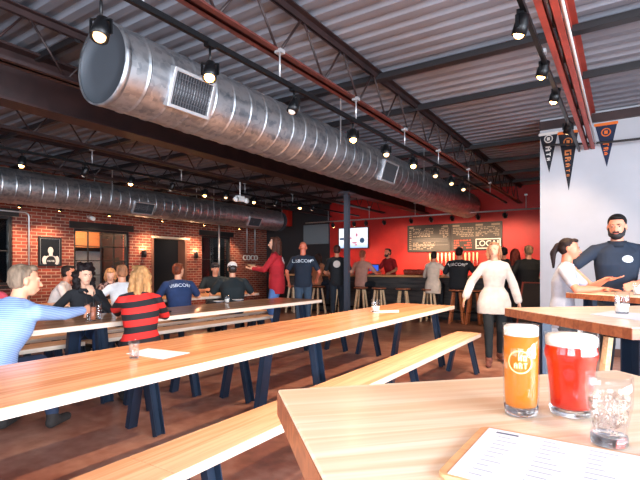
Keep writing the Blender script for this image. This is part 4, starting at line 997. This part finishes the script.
    if logo:
        txt, size, col, where = logo
        sgn = -1 if where == 'back' else 1
        dpt = HD[3] + g + .018
        c0 = shl - up * (.05 if where == 'back' else .1) * s + fw * sgn * dpt
        if where in ('back', 'front'):
            zz = fw * sgn; xx = xr * (1 if sgn == -1 else -1); c0 = shl - up * .055 * s + zz * (HD[3] + g + .012)
            e = text('lettering', txt, size, mat('print_%d_%d_%d' % tuple(col), col, .7), sh, frame_M(xx, up, zz, c0), .001)
        else:
            k = MB(); zz = fw * (-1 if where == 'back_disc' else 1); pc = (chest + up * .06 * s + zz * (HD[2] + g - .002)) + (xr * -.07 * s if where == 'chest_disc' else V((0, 0, 0)))
            k.ball(pc, (size, size * .7 if where == 'chest_disc' else size, .012), Matrix((xr, up, zz)).transposed(), 20, 8); e = k.build('printed_emblem', mat('print_%d_%d_%d' % tuple(col), col, .7), sh)
        w_ = e.modifiers.new('on_cloth', 'SHRINKWRAP'); w_.target = sh; w_.wrap_method = 'NEAREST_SURFACEPOINT'; w_.wrap_mode = 'OUTSIDE_SURFACE'; w_.offset = .005
    return rt
# striped and checked cloth
def stripes(name, c1, c2, freq, ang=0):
    m, nt, b = new_mat(name); setp(b, Roughness=.85); wv = node(nt, 'ShaderNodeTexWave', wave_type='BANDS', bands_direction='Z'); wv.inputs['Scale'].default_value = freq; wv.inputs['Distortion'].default_value = 1.0; wv.inputs['Detail'].default_value = 1; wv.inputs['Detail Scale'].default_value = .6
    nt.links.new(coords(nt, rot=(0, ang, 0)), wv.inputs['Vector']); r = ramp(nt, [(.45, lin(c1)), (.55, lin(c2))]); nt.links.new(wv.outputs['Fac'], r.inputs['Fac']); nt.links.new(r.outputs['Color'], b.inputs['Base Color']); return m
M_bee = stripes('red_black_stripes', (226, 40, 34), (26, 22, 26), 2.9, .12)
M_pin = stripes('blue_pinstripe', (116, 144, 196), (156, 182, 224), 26)
M_pat = mottled('patterned_blouse', (70, 40, 40), (190, 150, 136), 26, .8, 0, 2, lo=.45, hi=.55)

def at(px, X, z=0): p = on_x(px, X); p.z = z; return p
SEAT = ZB_
# second table
person('person in a pale blue striped shirt leaning across the table with a glass in hand', at(-14, -3.58), 124, 1.8, SEAT + .002, lean=30, side=10, twist=-10, hands=((-.3, .52, .8), (.34, .78, .89)), elbow=((-.6, -.2, -.6), (.6, -.3, -.7)), curl=(.3, .95), pnorm=(None, (-1, .1, 0)), yaw=-34, pitch=4, hair='short', hairc=(150, 128, 108), sk=SK1, topm=M_pin, sleeve='long', build_=1.12, pants=(40, 56, 86), vox=.008, feet=((-.2, .5, .085), (.16, .52, .085)))
person('dark curly-haired woman in a black jacket resting her chin on her hand', at(84, -5.02), -26, 1.66, SEAT + .002, lean=14, hands=((-.07, .33, .95), (.2, .42, .8)), elbow=((-.7, .2, -.9), (.8, -.2, -.5)), curl=(1.0, .3), hdir=((.35, -.1, .9), None), pnorm=((.3, -.9, .1), None), yaw=14, pitch=2, hair='curly', hairc=(34, 24, 26), sk=SK4, top=(28, 30, 36), sleeve='long', female=True, vox=.007, pants=(56, 84, 130), collar=(28, 30, 36))
person('blonde woman in a red and black striped top sitting with her back turned', at(141, -3.58), 150, 1.66, SEAT + .002, lean=12, twist=8, hands=((-.16, .5, .8), (.12, .45, .8)), elbow=((-.9, .1, -.3), (.8, -.3, -.5)), curl=(.4, .4), yaw=26, pitch=-6, hair='long', hairc=(206, 150, 96), sk=SK4, topm=M_bee, sleeve='long', female=True, build_=1.08, vox=.008, pants=(44, 44, 56))
person('person in a pink top at the picture\'s left end, behind the blue-shirted man', at(-20, -5.02), 0, 1.68, SEAT + .002, lean=6, hands=((-.2, .35, .8), (.2, .35, .8)), hair='short', hairc=(120, 90, 70), top=(226, 80, 96), vox=.011, sleeve='long')
# third table
person('dark-haired man in a white shirt bent over the far table by the poster', at(53, -7.06), 50, 1.74, SEAT + .002, lean=24, hands=((-.15, .5, .82), (.2, .45, .8)), hair='short', hairc=(48, 34, 30), sk=SK2, top=(226, 216, 212), sleeve='long', vox=.01)
person('blonde woman in a patterned blouse with her head bowed at the far table', at(110, -7.06), -30, 1.62, SEAT + .002, lean=18, pitch=30, hands=((-.12, .4, .8), (.12, .4, .8)), hair='bob', hairc=(222, 160, 108), sk=SK4, topm=M_pat, sleeve='long', female=True, vox=.01)
person('fair-haired person in a white top half hidden behind the striped woman', at(124, -5.66), 160, 1.7, SEAT + .002, lean=14, hands=((-.3, .42, .82), (.2, .45, .8)), hair='short', hairc=(196, 130, 92), sk=SK1, top=(240, 238, 240), sleeve='long', vox=.01)
person('red-haired man in a navy tee with white back lettering at the far table', at(180, -5.66), 155, 1.76, SEAT + .002, lean=14, yaw=-50, hands=((-.2, .45, .8), (.3, .42, .8)), hair='short', hairc=(140, 66, 40), sk=SK1, top=(34, 56, 100), build_=1.16, vox=.009, logo=('USBCORP', .085, (226, 230, 240), 'back'))
person('man in a dark cap and charcoal tee facing us across the far table', at(215, -7.06), -42, 1.8, SEAT + .002, lean=12, yaw=14, hands=((-.25, .42, .8), (.2, .42, .8)), hair='short', hairc=(60, 40, 34), cap=(40, 38, 44), sk=SK1, top=(34, 46, 52), build_=1.2, vox=.01)
person('broad man in a white cap and black tee with his back turned', at(233, -5.66), 140, 1.8, SEAT + .002, lean=12, hands=((-.3, .4, .8), (.3, .4, .8)), hair='short', hairc=(60, 44, 38), cap=(244, 240, 240), sk=SK1, top=(28, 38, 42), build_=1.28, vox=.009)
# standing near the corner
p = at_d(277, 8.4); person('long-haired woman in a red hoodie standing side-on with a plate', p, 208, 1.8, lean=3, hands=((-.1, .42, 1.22), (.14, .4, 1.24)), curl=(.4, .4), pnorm=((0, 0, 1), (0, 0, 1)), hair='long', hairc=(84, 48, 36), sk=SK4, top=(176, 22, 36), sleeve='long', hem=.1, female=True, build_=1.1, pants=(92, 128, 190), vox=.009, logo=('', .075, (220, 200, 200), 'back_disc'))
a_ = math.radians(208); tag(MB().lathe([(.04, 0), (.085, .014), (.088, .018), (.04, .006)], 24).build('plate', mat('tan_plate', (216, 186, 140), .5), None, (p.x + .47 * math.cos(a_), p.y + .47 * math.sin(a_), 1.275)), 'small plate held by the woman in the red hoodie', 'plate')
person('bald man in a navy tee and jeans standing with white lettering on his back', at_d(303, 9.3), 122, 1.76, hands=((-.3, .12, .96), (.28, .2, 1.02)), hair='bald', hairc=(120, 70, 50), sk=(220, 120, 92), top=(28, 40, 58), pants=(70, 92, 116), build_=1.08, vox=.01, logo=('USBCORP', .1, (220, 226, 236), 'back'))
q = on_y(317, 10.3); person('woman in a tan top seated at the bar\'s left end', q, 92, 1.66, .752, lean=8, foot_z=.26, hands=((-.2, .35, 1.1), (.25, .3, 1.1)), hair='long', hairc=(70, 46, 38), sk=SK1, top=(206, 134, 96), female=True, vox=.011)
person('person in black with a pale emblem on the back standing before the column', at_d(337, 10.35), 118, 1.74, hands=((-.2, .3, 1.05), (.26, .25, 1.05)), hair='short', hairc=(86, 46, 40), sk=SK2, top=(24, 27, 33), pants=(34, 44, 56), vox=.011, logo=('', .085, (222, 206, 198), 'back_disc'))
q = on_y(361, 10.3); person('man in a pinkish tee seated on a stool with his back turned', q, 90, 1.78, .752, lean=8, foot_z=.26, hands=((-.22, .3, 1.1), (.34, .36, 1.1)), hair='crop', hairc=(176, 92, 66), sk=(214, 120, 92), top=(206, 150, 132), vox=.01, pants=(26, 30, 38))
q = on_y(391, 11.95); person('bearded bartender in a dark red tee leaning on the bar', q, -108, 1.78, lean=14, hands=((-.34, .4, 1.1), (.2, .42, 1.1)), yaw=0, pitch=-4, hair='short', hairc=(30, 22, 22), beard=(34, 24, 24), sk=SK2, top=(166, 22, 30), vox=.01)
q = on_y(433, 10.3); person('customer in a loose white shirt seated at the bar with dark hair', q, 96, 1.66, .752, lean=10, foot_z=.26, hands=((-.1, .35, 1.1), (.3, .35, 1.1)), hair='short', hairc=(44, 30, 28), sk=SK2, top=(228, 208, 190), sleeve='long', hem=.12, flare=.03, female=True, vox=.01, pants=(30, 34, 42))
q = on_y(458, 10.3); person('man in a black tee with white back lettering seated at the bar', q, 84, 1.82, .752, lean=8, foot_z=.26, hands=((-.25, .3, 1.1), (.32, .32, 1.1)), hair='crop', hairc=(30, 24, 24), sk=SK2, top=(20, 26, 34), build_=1.22, pants=(24, 30, 38), vox=.01, logo=('USBCORP', .11, (226, 230, 236), 'back'))
# walking and standing on the right
person('blonde woman in a loose white top walking towards us', at_d(494, 6.1), -72, 1.58, lean=3, hands=((-.3, .0, .80), (.36, .1, .86)), curl=(.5, .5), feet=((-.09, -.16, .1), (.08, .22, .085)), yaw=-14, hair='bob', hairc=(206, 150, 112), sk=SK4, top=(226, 220, 214), sleeve='long', hem=.12, flare=.075, female=True, pants=(22, 30, 36), shoes=(120, 70, 60), vox=.008)
person('dark-haired person in black standing just behind the walking woman', at_d(504, 10.05), 100, 1.68, hands=((-.2, .25, 1.0), (.2, .25, 1.0)), hair='short', hairc=(28, 24, 28), sk=SK2, top=(26, 28, 34), vox=.012)
person('woman with long reddish hair in a dark top standing at the bar\'s end', at_d(515, 9.3), 110, 1.62, hands=((-.2, .25, 1.0), (.24, .2, 1.0)), hair='long', hairc=(120, 46, 34), sk=SK1, top=(40, 26, 30), female=True, vox=.012)
person('broad grey-haired man in a black jacket standing by the white wall\'s end', at_d(528.5, 8.9), 118, 1.66, hands=((-.3, .18, .95), (.3, .18, .95)), hair='short', hairc=(176, 138, 106), sk=SK1, top=(22, 26, 30), sleeve='long', build_=1.22, hem=.08, vox=.01, pants=(26, 30, 36))
p = at_d(562, 4.42); person('girl with a ponytail in a grey tee leaning on the high table', p, -2, 1.53, lean=6, twist=0, hands=((-.02, .36, 1.14), (.16, .34, 1.055)), elbow=((-.5, -.6, -.5), (.7, -.6, -.3)), curl=(.3, .2), hdir=((.3, .9, .1), (.2, 1, 0)), pnorm=((0, -.2, 1), (0, 0, -1)), yaw=4, pitch=4, hair='pony', hairc=(38, 24, 24), sk=(206, 128, 100), top=(176, 184, 200), female=True, vox=.007, pants=(70, 80, 88), hem=.06)
p = at_d(616, 4.62); person('smiling bearded man in a navy polo with a white chest emblem', p, -78, 1.77, lean=5, hands=((-.12, .28, 1.1), (.27, .24, 1.09)), elbow=((-.9, -.3, -.4), (.9, -.4, .1)), curl=(.4, .4), yaw=-16, pitch=5, hair='crop', hairc=(26, 22, 24), beard=(28, 24, 26), sk=(216, 146, 118), top=(28, 42, 62), build_=1.1, vox=.007, collar=(24, 34, 50), logo=('', .052, (216, 222, 232), 'chest_disc'), pants=(30, 34, 44))
# the glass in the blue-shirted man's hand
g = GRIP['person in a pale blue striped shirt leaning across the table with a glass in hand'][1]
v_ = vessel('beer_glass', 'glass of reddish beer held by the person in the pale blue shirt', 'beer glass', (g.x, g.y, g.z - .06), [(.026, 0), (.029, .004), (.034, .06), (.038, .13)], n=28)
MB().lathe([(.001, .006), (.0255, .006), (.0315, .06), (.0335, .085), (.001, .085)], 28, cap=False).build('beer', mat('copper_beer', (196, 84, 46), .2), v_)
MB().lathe([(.001, .0855), (.0335, .0855), (.035, .11), (.001, .112)], 28, cap=False).build('foam', M_foam, v_)
# ------------------------------------------------------------------ daylight, camera, view
for i, (a, c) in enumerate(GL):
    li = bpy.data.lights.new('window_daylight', 'AREA'); li.shape = 'RECTANGLE'; li.size = 2.6; li.size_y = c - a; li.energy = (740, 620, 120)[i]; li.color = (.86, .93, 1.0)
    o = bpy.data.objects.new('window_daylight', li); COL.objects.link(o); o.location = (XR + .19, (a + c) / 2, 1.7); o.rotation_euler = (0, math.radians(90), 0)
for i, (a, c) in enumerate(GF):
    li = bpy.data.lights.new('front_daylight', 'AREA'); li.shape = 'RECTANGLE'; li.size = c - a; li.size_y = 2.2; li.energy = (40, 90, 290)[i]; li.color = (.9, .95, 1.0)
    o = bpy.data.objects.new('front_daylight', li); COL.objects.link(o); o.location = ((a + c) / 2, YF - .19, 1.75); o.rotation_euler = (math.radians(-90), 0, PI)
for (x, y, e) in ((XL - 1.0, 6.9, 110), (XL - .8, 9.0, 14), (XL - .8, 11.0, 10)):
    li = bpy.data.lights.new('corridor_light', 'POINT'); li.energy = e; li.color = (1, .72, .45); li.shadow_soft_size = .15
    o = bpy.data.objects.new('corridor_light', li); COL.objects.link(o); o.location = (x, y, 2.5)
w = bpy.data.worlds.new('sky'); SC.world = w; w.use_nodes = True; bg = w.node_tree.nodes['Background']; bg.inputs[0].default_value = lin((206, 224, 255)); bg.inputs[1].default_value = 2.0
cam = bpy.data.cameras.new('camera'); co = bpy.data.objects.new('camera', cam); COL.objects.link(co)
cam.sensor_width = 36; cam.lens = 36 * F / 640; cam.shift_y = (HOR - 240) / 640; cam.clip_start = .02
co.location = (0, 0, CAMH); co.rotation_euler = (PI / 2, 0, YAW)
SC.camera = co
SC.view_settings.view_transform = 'Standard'; SC.view_settings.look = 'None'; SC.view_settings.gamma = 1; SC.view_settings.use_curve_mapping = False; SC.view_settings.exposure = 0.6
SC.cycles.use_denoising = True; SC.cycles.max_bounces = 10; SC.cycles.transparent_max_bounces = 16; SC.cycles.caustics_reflective = False; SC.cycles.caustics_refractive = False; SC.cycles.sample_clamp_indirect = 8
